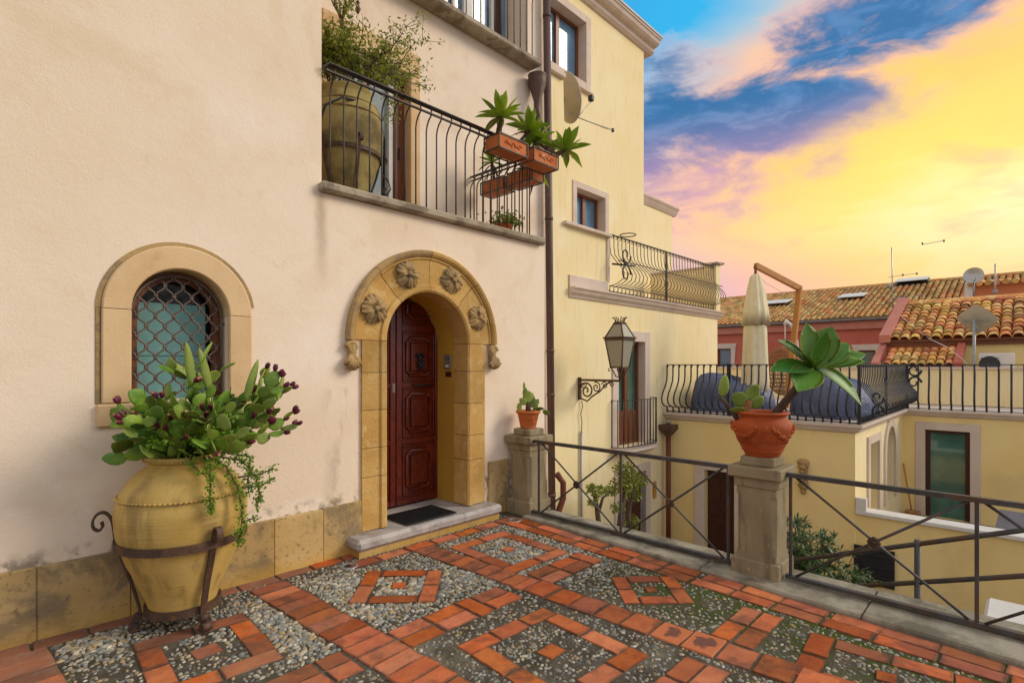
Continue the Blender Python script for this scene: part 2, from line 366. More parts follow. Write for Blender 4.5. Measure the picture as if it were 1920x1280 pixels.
    m.col(c).bump(m.noise(60, 5), .5, .01); MT['pillar'] = m.m
    # bricks
    m = Mat('terracotta_brick', .8, 0, .3); r = m.rnd()
    c = m.mix(m.ss(m.noise(9, 6), .35, .65), (.55, .140, .036), (.45, .100, .025)); c = m.mix(m.math('MULTIPLY', m.ss(m.noise(22, 7), .52, .68), .4), c, (.46, .16, .065))
    c = m.mix(m.math('MULTIPLY', m.ss(m.noise(3.2, 8, .3, None, .65), .50, .64), .75), c, (.19, .06, .03)); c = m.mix(m.math('MULTIPLY', m.ss(m.noise(40, 4), .62, .70), .6), c, (.14, .06, .04))
    gs = m.n('ShaderNodeSeparateXYZ'); m.nt.links.new(m.n('ShaderNodeTexCoord').outputs['Generated'], gs.inputs[0]); ed = m.math('MULTIPLY', m.math('MAXIMUM', m.math('ABSOLUTE', m.math('SUBTRACT', gs.outputs[0], .5)), m.math('ABSOLUTE', m.math('SUBTRACT', gs.outputs[1], .5))), 2.0)
    c = m.mix(m.math('MULTIPLY', m.ss(m.math('ADD', ed, m.math('MULTIPLY', m.math('SUBTRACT', m.noise(16, 6), .5), .5)), .82, 1.0), .75), c, (.12, .055, .032))
    worn = m.math('MULTIPLY', m.math('SUBTRACT', 1.0, m.ss(m.x.outputs[0], 1.0, 2.4)), m.ss(m.noise(2.2, 5), .42, .58)); c = m.mix(m.math('MULTIPLY', worn, .55), c, (.26, .14, .09))
    c = m.hsv(c, m.math('ADD', .496, m.math('MULTIPLY', r, .010)), m.math('ADD', .90, m.math('MULTIPLY', m.math('FRACT', m.math('MULTIPLY', r, 5.7)), .14)), m.math('ADD', .60, m.math('MULTIPLY', m.math('FRACT', m.math('MULTIPLY', r, 13.7)), .62)))
    m.col(c).bump(m.math('ADD', m.noise(90, 4), m.math('MULTIPLY', m.noise(18, 4), 1.2)), .45, .006); MT['brick'] = m.m
    m2 = Mat('old_worn_brick', .85, 0, .3); c = m2.mix(m2.ss(m2.noise(6, 6), .35, .65), (.33, .13, .07), (.25, .115, .075)); c = m2.mix(m2.math('MULTIPLY', m2.ss(m2.noise(9, 7), .5, .66), .6), c, (.30, .20, .14))
    c = m2.hsv(c, .5, 1., m2.math('ADD', .75, m2.math('MULTIPLY', m2.rnd(), .4))); m2.col(c).bump(m2.noise(50, 5), .5, .008); MT['brick_old'] = m2.m
    m = Mat('damp_brick', .5, 0, .5); tc = m.n('ShaderNodeTexCoord').outputs['Generated']; vd = m.n('ShaderNodeVectorMath', operation='DISTANCE'); m.put(vd.inputs[0], tc); vd.inputs[1].default_value = (.55, .5, 1.0); w = m.math('SUBTRACT', 1.0, m.ss(m.math('ADD', vd.outputs['Value'], m.math('MULTIPLY', m.noise(9, 5, .8), .75)), .60, .68)); c = m.mix(w, (.52, .15, .05), (.17, .05, .015)); m.col(c); m.put(m.p.inputs['Roughness'], m.math('SUBTRACT', .75, m.math('MULTIPLY', w, .5))); m.bump(m.noise(70, 4), .3, .005); MT['brick_wet'] = m.m
    # cement bed with moss on the fence side
    m = Mat('cement_bed', .95, 0, .15); X, Y = m.x.outputs[0], m.x.outputs[1]
    c = m.mix(m.ss(m.noise(5, 6), .35, .65), (.115, .098, .072), (.065, .054, .038)); c = m.mix(m.ss(m.noise(60, 4), .55, .7), c, (.18, .155, .115)); c = m.mix(m.ss(m.noise(1.7, 5), .54, .68), c, (.19, .165, .125))
    ms = m.math('MULTIPLY', m.math('MULTIPLY', m.ss(X, 3.0, 3.9), m.math('SUBTRACT', 1.0, m.ss(Y, 1.9, 2.9))), m.ss(m.noise(6, 6), .40, .52)); c = m.mix(m.math('MULTIPLY', ms, .9), c, (.06, .085, .012))
    m.col(c).bump(m.math('ADD', m.noise(80, 4), m.noise(25, 4)), .8, .01); MT['cement'] = m.m
    m = Mat('river_pebbles', .65, 0, .35); at = m.n('ShaderNodeAttribute', attribute_name='tint'); c = m.mix(m.math('MULTIPLY', m.ss(m.noise(70, 5), .45, .7), .4), at.outputs[0], (.30, .26, .20)); m.col(c); MT['pebble'] = m.m
    # metals
    MT['iron'] = simple('wrought_iron', (.085, .07, .062), (.055, .045, .042), 12, .55, .3, bump=.3, bsc=90, c3=(.13, .065, .04), s3=5, t3=(.55, .7), spec=.45)
    MT['iron_fence'] = simple('rusted_painted_iron', (.085, .08, .08), (.06, .055, .052), 10, .5, .3, bump=.35, bsc=80, c3=(.12, .06, .035), s3=4, t3=(.5, .62), spec=.45)
    MT['iron_grille'] = simple('bare_iron_grille', (.17, .125, .10), (.12, .09, .075), 12, .55, .3, spec=.45)
    MT['iron_dark'] = simple('dark_painted_iron', (.035, .037, .045), (.025, .026, .032), 8, .5, .2, spec=.45, bump=.15)
    MT['iron_rust'] = simple('rusty_forged_iron', (.10, .055, .035), (.065, .04, .03), 7, .6, .3, bump=.5, bsc=60, c3=(.16, .08, .04), s3=9, t3=(.5, .66), spec=.45)
    MT['pipe'] = simple('brown_painted_pipe', (.105, .055, .04), (.085, .045, .035), 3, .5, 0, c3=(.15, .10, .075), s3=6, t3=(.58, .75), spec=.4)
    MT['pipe_red'] = simple('oxide_red_pipe', (.16, .04, .022), (.13, .032, .02), 3, .5, spec=.4)
    MT['copper'] = simple('brown_copper', (.13, .085, .065), (.10, .065, .05), 5, .5, .4, c3=(.16, .20, .15), s3=5, t3=(.62, .75))
    MT['galv'] = simple('galvanised_steel', (.36, .36, .36), (.28, .28, .28), 20, .45, .6)
    # wood, glass
    m = Mat('mahogany', .24, 0, .5); g = m.noise(14, 6, 1.2, (6, 6, .7)); c = m.mix(m.ss(g, .35, .65), (.16, .015, .0055), (.06, .007, .0035)); c = m.mix(m.math('MULTIPLY', m.ss(m.noise(3, 4), .5, .7), .5), c, (.19, .03, .012)); m.col(c).bump(g, .12, .004); MT['mahogany'] = m.m
    m = Mat('brown_wood', .45, 0, .4); g = m.noise(10, 6, 1.0, (6, 6, .6)); m.col(m.mix(m.ss(g, .35, .65), (.22, .07, .025), (.14, .045, .018))).bump(g, .15, .004); MT['wood'] = m.m
    m = Mat('dark_brown_wood', .5, 0, .35); g = m.noise(10, 6, 1.0, (6, 6, .6)); m.col(m.mix(m.ss(g, .35, .65), (.07, .022, .012), (.045, .015, .009))).bump(g, .15, .004); MT['wood_dark'] = m.m
    m = Mat('teak', .5, 0, .35); g = m.noise(12, 6, 1.0, (3, 3, .7)); m.col(m.mix(m.ss(g, .35, .65), (.52, .23, .055), (.42, .175, .04))).bump(g, .12, .004); MT['teak'] = m.m
    MT['rattan'] = simple('rattan', (.40, .20, .075), (.30, .14, .05), 20, .6)
    def glass(name, c, r=.05, spec=.8):
        m = Mat(name, r, 0, spec); m.col(m.mix(m.ss(m.noise(1.2, 3), .4, .6), c, tuple(x*.7 for x in c))); m.p.inputs['Coat Weight'].default_value = .15; return m.m
    MT['glass'] = glass('window_glass', (.055, .10, .16)); MT['glass_green'] = glass('green_glass', (.085, .19, .15)); MT['glass_blue'] = glass('blue_glass', (.16, .30, .46), .08, .5)
    MT['glass_dark'] = simple('dark_glass', (.012, .012, .014), (.018, .016, .016), 3, .25, spec=.3)
    MT['blind'] = simple('teal_blind', (.20, .43, .42), (.18, .40, .39), 2, .5, spec=.5)
    MT['curtain'] = simple('grey_curtain', (.35, .40, .42), (.28, .33, .35), 3, .8)
    m = Mat('frosted_glass', .35, 0, .4); m.col((.30, .285, .22)); MT['frost'] = m.m
    MT['white'] = simple('white_paint', (.70, .67, .63), (.65, .62, .58), 3, .6)
    MT['rubber'] = simple('black_rubber', (.016, .017, .019), (.01, .011, .012), 10, .7, bump=.2)
    MT['plastic'] = simple('grey_plastic', (.20, .18, .16), (.17, .15, .13), 8, .5)
    MT['black'] = simple('black_metal', (.018, .018, .022), (.012, .012, .016), 4, .55, spec=.4)
    # ceramics
    m = Mat('yellow_earthenware', .6, 0, .4); c = m.mix(m.ss(m.noise(2.2, 6), .35, .65), (.56, .385, .115), (.46, .295, .07))
    c = m.mix(m.math('MULTIPLY', m.ss(m.noise(3, 7, 0, (2.5, 2.5, .5)), .48, .66), .7), c, (.24, .155, .05)); c = m.mix(m.math('MULTIPLY', m.ss(m.noise(4, 6, 0, (.6, .6, 6)), .52, .7), .35), c, (.56, .40, .17)); c = m.mix(m.ss(m.noise(14, 3), .72, .75), c, (.16, .07, .02))
    m.col(c).bump(m.math('ADD', m.noise(8, 4, 0, (.5, .5, 8)), m.math('MULTIPLY', m.noise(60, 4), .5)), .3, .01); MT['jar'] = m.m
    MT['jar_old'] = simple('mossy_earthenware', (.36, .28, .10), (.29, .21, .07), 4, .8, bump=.5, bsc=40, c3=(.17, .13, .05), s3=4, t3=(.5, .66))
    MT['terracotta'] = simple('terracotta', (.43, .085, .018), (.36, .065, .013), 5, .7, bump=.25, bsc=60, c3=(.46, .115, .035), s3=4, t3=(.55, .7))
    MT['terracotta2'] = simple('pale_terracotta', (.56, .16, .04), (.48, .125, .03), 6, .8, bump=.25, bsc=60, c3=(.58, .30, .17), s3=5, t3=(.55, .7))
    MT['soil'] = simple('potting_soil', (.04, .028, .02), (.06, .042, .03), 30, .95, bump=.8, bsc=60)
    # plants
    def leafm(name, c1, c2, rough=.5, sc=8, rnd=.5, dots=None, c3=None, trans=0., edge=None):
        m = Mat(name, rough, 0, .4); c = m.mix(m.ss(m.noise(sc), .35, .65), c1, c2)
        if c3: c = m.mix(m.math('MULTIPLY', m.ss(m.noise(5, 5), .58, .72), .8), c, c3)
        if dots:
            v = m.n('ShaderNodeTexVoronoi'); v.inputs['Scale'].default_value = dots; m.nt.links.new(m.pos, v.inputs['Vector']); c = m.mix(m.math('SUBTRACT', 1.0, m.ss(v.outputs['Distance'], .10, .17)), c, (.50, .52, .30))
        if edge:
            at = m.n('ShaderNodeAttribute', attribute_name='edge'); c = m.mix(at.outputs['Fac'], c, edge)
        r = m.rnd(); c = m.hsv(c, m.math('ADD', .5-.012*rnd*2, m.math('MULTIPLY', r, .024*rnd*2)), 1.0, m.math('ADD', 1-rnd*.5, m.math('MULTIPLY', m.math('FRACT', m.math('MULTIPLY', r, 9.7)), rnd)))
        m.col(c)
        m.bump(m.noise(40, 4), .2, .004)
        if trans:
            tr = m.n('ShaderNodeBsdfTranslucent'); m.put(tr.inputs[0], m.hsv(c, .485, 1.1, 1.5)); mx = m.n('ShaderNodeMixShader'); mx.inputs[0].default_value = trans; out = m.nt.nodes['Material Output']; m.nt.links.new(m.p.outputs[0], mx.inputs[1]); m.nt.links.new(tr.outputs[0], mx.inputs[2]); m.nt.links.new(mx.outputs[0], out.inputs[0])
        return m.m
    MT['cactus'] = leafm('cactus_skin', (.095, .19, .02), (.20, .31, .032), .55, 9, .8, 52, (.26, .24, .04), .08)
    MT['cactus_pale'] = leafm('pale_cactus_skin', (.20, .29, .055), (.25, .32, .05), .55, 6, .4, 46)
    MT['fruit'] = leafm('prickly_pear_fruit', (.085, .006, .028), (.13, .012, .035), .5, 20, .5)
    MT['fruit_end'] = simple('fruit_scar', (.36, .20, .10), (.26, .14, .07), 30, .8)
    MT['agave'] = leafm('agave_leaf', (.085, .235, .026), (.13, .30, .034), .42, 4, .55, None, (.16, .22, .035), .22, (.30, .38, .07))
    MT['agave_light'] = leafm('young_agave_leaf', (.27, .43, .04), (.35, .50, .05), .42, 4, .4, None, (.30, .30, .04), .38, (.38, .42, .08))
    MT['dry'] = simple('dry_leaf', (.30, .15, .04), (.22, .10, .03), 20, .8)
    MT['stem'] = simple('grey_brown_stem', (.11, .075, .05), (.075, .05, .035), 14, .85, bump=.6, bsc=70)
    MT['trail'] = leafm('small_round_leaves', (.18, .33, .02), (.11, .24, .015), .45, 12, .2, None, None, .3)
    MT['shrub'] = leafm('shrub_leaves', (.15, .20, .025), (.25, .28, .045), .5, 9, .2, None, None, .35)
    MT['jade'] = leafm('jade_leaves', (.15, .20, .035), (.23, .26, .05), .45, 9, .3, None, None, .25)
    MT['oleander'] = leafm('oleander_leaves', (.035, .075, .015), (.065, .115, .022), .45, 6, .3)
    # roofs, fabrics
    MT['tile'] = simple('clay_roof_tile', (.74, .36, .125), (.62, .27, .085), 3, .85, bump=.4, bsc=40, c3=(.74, .55, .23), s3=2.4, t3=(.45, .62), rnd=.75)
    m = Mat('weathered_roof_tiles', .9, 0, .2); at = m.n('ShaderNodeAttribute', attribute_name='tint'); c = m.mix(m.math('MULTIPLY', m.ss(m.noise(5, 5), .5, .7), .5), at.outputs[0], (.22, .14, .06)); m.col(c); MT['tile_far'] = m.m
    MT['pink'] = simple('brick_pink_render', (.52, .14, .095), (.48, .12, .08), 1, .9, bump=.2)
    MT['salmon'] = simple('salmon_render', (.55, .21, .15), (.50, .18, .13), 1.5, .9)
    MT['orange'] = simple('orange_render', (.58, .20, .09), (.54, .18, .08), 1.5, .9)
    MT['gutter'] = simple('grey_gutter', (.22, .19, .19), (.18, .15, .15), 3, .5, .3)
    MT['canvas'] = simple('cream_canvas', (.82, .73, .50), (.78, .67, .43), 4, .9, spec=.1)
    MT['blue'] = simple('blue_cover', (.13, .155, .255), (.08, .10, .18), 2, .45, spec=.25, bump=.6, bsc=7, bd=.06)
    MT['dish'] = simple('dish_grey', (.42, .37, .27), (.38, .33, .24), 3, .5)
    MT['steel'] = simple('brushed_metal', (.45, .44, .42), (.4, .39, .37), 10, .4, .5)
    MT['ground'] = simple('lane_paving', (.26, .22, .17), (.21, .18, .14), 3, .92, bump=.4, c3=(.16, .13, .10), s3=.7)
mats()

# ---------------------------------------------------------------- ground and terrace
tag(B().box(-300, -300, -2.95, 700, 700, -2.8).obj('ground', MT['ground']), kind='structure')
def kerb_u(v): return 4.155+.05*v
floor = tag(B().box(-6, -6, -.30, 4.775, 4.43, -.008).obj('terrace_floor', MT['cement'], None, (0, 0, -.3)), kind='structure')
BR = []                                                     # bricks (cx, cy, len, wid, angle, material key)
def put_brick(cx, cy, l, w, a=0., m='brick'):
    if cx+cy < 3.05 or cx > kerb_u(cy)+.1 or cy > 4.42: return
    BR.append((cx, cy, l, w, a, m))
T = math.atan(.06)
def band_u(u0, w, v_from, v_to, step):                      # course running towards the house, bricks laid across it
    v = v_from
    while v > v_to:
        s = step() if callable(step) else step
        put_brick(u0+.06*(4.1-(v-s/2))+R.uniform(-.006, .006), v-s/2, w+R.uniform(-.012, .01), s-.008, T+R.uniform(-.02, .02), 'brick_old' if u0 < .6 and v > 3.9 else 'brick'); v -= s
band_u(.25, .29, 4.27, 2.6, .142); band_u(1.67, .285, 4.24, .9, .142)
band_u(3.005, .235, 4.05, 2.97, .15); band_u(3.005, .245, 2.97, -.9, .205)
def band_v(v0, w, u0, u1):                                  # course along the house: pairs of stretchers and single soldiers
    u = u0; k = 0
    while u < u1-.1:
        if k % 3 == 2:
            put_brick(u+.07, v0, w, .135, pi/2+R.uniform(-.02, .02)); u += .148
        else:
            l = min(.275, u1-u-.01)
            for d in (-.25, .25): put_brick(u+l/2, v0+d*w+R.uniform(-.004, .004), l-.006, w*.47, R.uniform(-.02, .02))
            u += l+.008
        k += 1
def bu(u0, v): return u0+.06*(4.1-v)
for va in (2.815, 1.32, -.18):
    w = .285 if va > 2 else .27
    band_v(va, w, .42, bu(1.67, va)-.15); band_v(va, w, bu(1.67, va)+.15, bu(3.005, va)-.125); band_v(va, w, bu(3.005, va)+.13, kerb_u(va)-.31)
v = 4.08
while v > -1.2:                                             # two rows along the kerb
    l = R.uniform(.29, .33)
    for k, off in enumerate((.075, .217)): put_brick(kerb_u(v)-off+R.uniform(-.004, .004), v-l/2+(.0 if k else R.uniform(-.03, .03)), l-.008, .134, pi/2-.05+R.uniform(-.012, .012))
    v -= l
u = -1.5
while u < 2.42:                                             # worn course along the foot of the wall
    l = R.uniform(.27, .34); put_brick(u+l/2, 4.345+R.uniform(-.008, .008), l-.01, .14, R.uniform(-.025, .02), 'brick_old' if u < 1.85 else 'brick')
    u += l
u = 2.3
while u < 4.1:
    l = R.uniform(.27, .31); put_brick(u+l/2, 4.125+R.uniform(-.006, .006), l-.01, .138, R.uniform(-.02, .03)); u += l
def quadframe(cx, cy, hu, hv, a, cs, w=.135, cm='brick'):
    c, s = math.cos(a), math.sin(a)
    def at(x, y, l, ww, b): put_brick(cx+x*c-y*s, cy+x*s+y*c, l, ww, a+b+R.uniform(-.02, .02))
    for sy in (-1, 1):
        n = max(1, round(2*hu/.29)); L = 2*hu/n
        for i in range(n): at(-hu+L*(i+.5), sy*(hv-w/2), L-.008, w, 0)
    for sx in (-1, 1):
        ln = 2*(hv-w); n = max(1, round(ln/.29)); L = ln/n
        for i in range(n): at(sx*(hu-w/2), -hv+w+L*(i+.5), L-.008, w, pi/2)
    put_brick(cx, cy, cs, cs*.85, a+.1, cm)
quadframe(1.03, 3.53, .32, .39, -T, .15); quadframe(2.37, 3.505, .305, .31, pi/4+.02, .125, .125); quadframe(3.53, 3.46, .36, .44, -T*.6, .12)
quadframe(2.46, 2.05, .385, .43, -T*.8, .145); quadframe(3.66, 2.07, .25, .255, pi/4, .10, .12); quadframe(3.52, .56, .30, .42, .07, .12); quadframe(2.58, .57, .3, .3, pi/4, .12)
quadframe(1.12, 2.05, .32, .39, -T, .15)
bmesh_v = []
for i in range(7):
    b = B(); b.box(-.5, -.5, -1, .5, .5, 0); b = B()
    # unit brick with worn corners and slightly dished top
    n = 4; vs = []; fs = []
    ringp = [(-.5, -.5), (0, -.5), (.5, -.5), (.5, 0), (.5, .5), (0, .5), (-.5, .5), (-.5, 0)]
    for z, k in ((-1, 1.0), (-.28, 1.0), (-.02, .972)):
        for x, y in ringp: vs.append((x*k+R.uniform(-.012, .012), y*k+R.uniform(-.022, .022), z+R.uniform(-.05, .05)*(z > -.5)))
    vs.append((R.uniform(-.1, .1), R.uniform(-.1, .1), R.uniform(-.12, .02)))
    for r_ in range(2):
        for j in range(8): fs.append((r_*8+j, r_*8+(j+1) % 8, (r_+1)*8+(j+1) % 8, (r_+1)*8+j))
    for j in range(8): fs.append((16+j, 16+(j+1) % 8, 24))
    b.add(vs, fs); bmesh_v.append({k: b.mesh('brick', MT[k]) for k in ('brick', 'brick_old', 'brick_wet')})
wet = [(3.20, 1.63), (3.23, 1.43)]
for i, (cx, cy, l, w, a, m) in enumerate(BR):
    if any((cx-x)**2+(cy-y)**2 < .011 for x, y in wet): m = 'brick_wet'
    inst('brick', bmesh_v[i % 7][m], (cx, cy, R.uniform(-.003, .003)+.001), floor, (R.uniform(-.012, .012), R.uniform(-.012, .012), a), (l-.006, w-.006, .03))
def pebbles():
    rs = np.random.RandomState(3); P = []
    s = .0275
    gu, gv = np.meshgrid(np.arange(-.3, 4.3, s), np.arange(-1.0, 4.4, s)); gu = gu.ravel()+rs.uniform(-.42, .42, gu.size)*s; gv = gv.ravel()+rs.uniform(-.42, .42, gv.size)*s
    ok = (gu+gv > 3.15) & (gu < 4.155+.05*gv-.02) & (gv < 4.37); gu, gv = gu[ok], gv[ok]
    hit = np.zeros(gu.size, bool)
    for cx, cy, l, w, a, m in BR:
        dx, dy = gu-cx, gv-cy; x = dx*math.cos(a)+dy*math.sin(a); y = -dx*math.sin(a)+dy*math.cos(a)
        hit |= (abs(x) < l/2+.008) & (abs(y) < w/2+.008)
    gu, gv = gu[~hit], gv[~hit]
    def blob(x, y, r): return np.exp(-(((gu-x)**2+(gv-y)**2)/(r*r)))
    dens = blob(2.0, 3.75, .42)+blob(2.15, 3.3, .3)+blob(2.37, 3.5, .28)+blob(1.45, 3.75, .33)+blob(1.5, 3.3, .3)+blob(.58, 4.15, .3)+blob(3.55, 3.45, .6)*.9+blob(2.75, 3.3, .3)*.8+blob(3.5, 2.95, .4)*.7
    dens = np.clip(dens, 0, 1)
    wn = .5+.25*np.sin(gu*5.1+1.3*np.sin(gv*3.3))+.25*np.sin(gv*6.7+1.1*np.sin(gu*4.7))
    keep = rs.rand(gu.size) < (.42+.33*wn+.45*dens)
    gu, gv, dens = gu[keep], gv[keep], dens[keep]
    N = gu.size; n = 7
    L = (.0095+.0095*rs.rand(N)**1.6)*(1+.6*dens); W = L*(.5+.35*rs.rand(N)); H = (.005+.004*rs.rand(N))*(1+.8*dens); A = rs.vonmises(.5, .9, N)
    big = rs.rand(N) < .05; L[big] *= 1.55; W[big] *= 1.35
    tmpl = [(math.cos(2*pi*j/n), math.sin(2*pi*j/n), 0.0) for j in range(n)]+[(.72*math.cos(2*pi*(j+.5)/n), .72*math.sin(2*pi*(j+.5)/n), .72) for j in range(n)]+[(0, 0, 1.0)]
    t = np.array(tmpl); K = len(t)
    x = t[None, :, 0]*L[:, None]*rs.uniform(.9, 1.1, (N, K)); y = t[None, :, 1]*W[:, None]*rs.uniform(.9, 1.1, (N, K)); zz = t[None, :, 2]*H[:, None]
    ca, sa = np.cos(A)[:, None], np.sin(A)[:, None]
    V = np.stack([gu[:, None]+x*ca-y*sa, gv[:, None]+x*sa+y*ca, zz-.0085+np.zeros_like(x)], -1).reshape(-1, 3)
    f = []
    for j in range(n): j2 = (j+1) % n; f += [(j, j2, n+j), (j2, n+j2, n+j), (n+j, n+j2, 2*n)]
    F = (np.array(f)[None]+np.arange(N)[:, None, None]*K).reshape(-1, 3)
    pal = np.array([(.33, .31, .27), (.25, .26, .26), (.40, .36, .29), (.18, .20, .215), (.36, .27, .15), (.10, .10, .10), (.50, .48, .43), (.20, .165, .12), (.24, .17, .11)])
    pr = np.array([.2, .17, .15, .13, .10, .06, .07, .07, .05]); C = pal[rs.choice(len(pal), N, p=pr)]*rs.uniform(.65, 1.15, (N, 1)); C = C*np.array([1.0, .97, .88])
    C = C*(1.0+.25*dens[:, None])
    me = bpy.data.meshes.new('pebbles'); me.vertices.add(len(V)); me.vertices.foreach_set('co', V.ravel()); me.loops.add(F.size); me.loops.foreach_set('vertex_index', F.ravel())
    me.polygons.add(len(F)); me.polygons.foreach_set('loop_start', np.arange(0, F.size, 3)); me.polygons.foreach_set('loop_total', np.full(len(F), 3)); me.polygons.foreach_set('use_smooth', np.ones(len(F), bool))
    me.update(calc_edges=True)
    a = me.color_attributes.new('tint', 'FLOAT_COLOR', 'POINT'); a.data.foreach_set('color', np.concatenate([np.repeat(C, K, 0), np.ones((N*K, 1))], 1).ravel())
    me.materials.append(MT['pebble']); tag(inst('pebbles', me, (0, 0, 0), floor), kind='stuff')
pebbles()
# floor lights
for x, y, lb in ((2.30, 4.14, 'round recessed floor light by the left end of the doorstep'), (4.24, 4.06, 'round recessed floor light in the corner beside the pillar')):
    t = thing('floor_light', lb, 'floor light', (x, y, 0), 'recessed floor lights')
    B().lathe([(.001, -.004), (.045, -.004), (.047, .006), (.072, .008), (.078, .003), (.08, -.01)], (x, y, 0), 24).obj('rim', MT['galv'], t); B().lathe([(.001, .000), (.044, .000)], (x, y, 0), 20).obj('lens', MT['glass_dark'], t)
# kerb of stone lengths and the retaining wall below it
kerb = tag(B().box(4.40, -6, -2.8, 4.77, 4.08, -.10).obj('retaining_wall', MT['concrete']), kind='structure')
ks = tag(B().box(4.3, -6, -.10, 4.62, 4.05, -.03).obj('kerb', MT['concrete']), kind='structure')
vv = 4.06
while vv > -4:
    l = R.choice((1.05, .95, 1.15)); b = B(); z1 = .028+R.uniform(-.003, .003); u1 = 4.785; a0, a1 = vv-.004, vv-l+.004
    p = [(kerb_u(a0)+.004, a0), (u1, a0), (u1, a1), (kerb_u(a1)+.004, a1)]
    vs = [(x, y, -.09) for x, y in p]+[(x, y, z1-.014) for x, y in p]+[(x+(.012 if i in (0, 3) else -.012), y+(-.006 if i in (0, 1) else .006), z1) for i, (x, y) in enumerate(p)]
    b.add(vs, [(8, 9, 10, 11)]+[(k*4+i, k*4+(i+1) % 4, k*4+4+(i+1) % 4, k*4+4+i) for k in range(2) for i in range(4)]).obj('kerb_stone', MT['concrete'], ks); vv -= l

# ---------------------------------------------------------------- the cream house
H0 = thing('cream_house', 'cream stucco house with arched stone doorway, arched window and balcony', 'house', (2, 4.43, 0))
V0 = 4.43; m0 = vmap(V0)
WC, WR, WS = 1.135, .315, 2.08
wall(m0, -8, 2.2, -.3, 10, [(WC-WR, WC+WR, 1.45, WS, 'arch')], .26).obj('wall', MT['cream'], H0)
DC, DR, DS = 3.35, .53, 1.93
wall(m0, 2.2, 5.18, -2.9, 3.2, [(DC-DR-.02, DC+DR+.02, .0, DS, 'arch')], .03).obj('wall', MT['cream'], H0)
B().box(-8, 4.75, -.3, 2.18, 9, 10).obj('wall_core', MT['cream2'], H0); B().add([(2.2, 4.43, 3.2), (2.2, 5.6, 3.2), (2.2, 5.6, 10), (2.2, 4.43, 10)], [(0, 1, 2, 3)]).obj('side_wall', MT['cream2'], H0)
B().add([(5.18, 4.43, -2.9), (5.18, 5.7, -2.9), (5.18, 5.7, 3.2), (5.18, 4.43, 3.2)], [(0, 1, 2, 3)]).obj('side_wall', MT['cream2'], H0)
V1 = 5.6; m1 = vmap(V1)
wall(m1, 2.2, 6.62, -2.9, 10, [(2.9, 3.94, 3.28, 5.3), (3.9+.05, 6.15, 6.36, 8.6)], .5).obj('upper_wall', MT['cream2'], H0)
B().add([(6.62, 5.6, -2.9), (6.62, 9, -2.9), (6.62, 9, 10), (6.62, 5.6, 10)], [(0, 1, 2, 3)]).obj('side_wall', MT['cream2'], H0)
# plinth slabs
us = [-2.2, -1.6, -1.02, -.42, .34, .82, 1.36, 1.78, 2.20, 2.575]
for i in range(len(us)-1): B().box(us[i]+.0012, 4.395+R.uniform(-.003, .003), -.02, us[i+1]-.0012, 4.429, .455+R.uniform(-.005, .005), .006).obj('plinth_slab', MT['plinth'], H0)
B().box(4.185, 4.40, -.02, 4.52, 4.429, .60, .008).obj('plinth_slab', MT['plinth'], H0)
# arched window: stone surround, frame, blind, glass, wavy grille
def arcsweep(cx, cz, prof, a0, a1, v0, n=10):                # prof [(r,d)] closed; d outward negative
    b = B(); m = len(prof); vs = []
    for i in range(n+1):
        a = a0+(a1-a0)*i/n
        for r, d in prof: vs.append((cx+r*math.cos(a), v0+d, cz+r*math.sin(a)))
    fs = [tuple(range(m)), tuple(range(n*m, n*m+m))[::-1]]+[(i*m+j, i*m+(j+1) % m, (i+1)*m+(j+1) % m, (i+1)*m+j) for i in range(n) for j in range(m)]
    return b.add(vs, fs)
W = B().box(WC-WR-.19, V0-.035, 1.285, WC+WR+.19, V0+.2, 1.44, .012).obj('window_surround', MT['tufa_plain'], H0)
prof = [(WR-.004, .24), (WR-.004, -.02), (WR+.004, -.03), (WR+.15, -.03), (WR+.16, -.02), (WR+.16, .02)]
arcsweep(WC, WS, prof, .0, pi, V0, 28).obj('arch_stone', MT['tufa_plain'], W)
for s in (-1, 1):
    x0, x1 = sorted((WC+s*(WR-.004), WC+s*(WR+.16))); B().box(x0, V0-.03, 1.443, x1, V0+.02, WS-.003, .008).obj('jamb_stone', MT['tufa_plain'], W)
prof = [(WR+.162, .02), (WR+.162, -.012), (WR+.19, -.008), (WR+.19, .02)]
arcsweep(WC, WS, prof, .15, pi, V0, 26).obj('drip_edge', MT['tufa_dark'], W)
B().box(WC-WR-.19, V0-.010, 1.44, WC-WR-.162, V0+.02, WS, .004).obj('drip_edge', MT['tufa_dark'], W)
WN = B().add([(WC-WR, V0+.25, 1.45), (WC+WR, V0+.25, 1.45), (WC+WR, V0+.25, WS+WR+.02), (WC-WR, V0+.25, WS+WR+.02)], [(0, 1, 2, 3)]).obj('window', MT['glass_dark'], H0)
pf = [(WR-.075, .20), (WR-.075, .16), (WR+.01, .15), (WR+.01, .20)]
arcsweep(WC, WS, pf, 0, pi, V0, 24).obj('window_frame', MT['wood'], WN)
for s in (-1, 1): B().box(WC+s*(WR+.005), V0+.15, 1.45, WC+s*(WR-.07), V0+.2, WS, .005).obj('window_frame', MT['wood'], WN)
B().box(WC-WR+.03, V0+.225, 1.45, WC+WR-.10, V0+.235, 1.765).obj('blind', MT['blind'], WN); B().box(WC-WR+.03, V0+.225, 1.77, WC+WR-.10, V0+.235, 2.16).obj('blind', MT['blind'], WN)
G = B(); gr_r = .292; GX = WC-.0
gv = V0+.10
ring = [(GX-gr_r, gv, 1.46)]+[(GX-gr_r*math.cos(pi*i/24), gv, WS-.02+gr_r*math.sin(pi*i/24)) for i in range(25)]+[(GX+gr_r, gv, 1.46)]
G = G.tube(ring, .0095, 6).obj('grille', MT['iron_grille'], H0)
pitch, rows = .115, .074
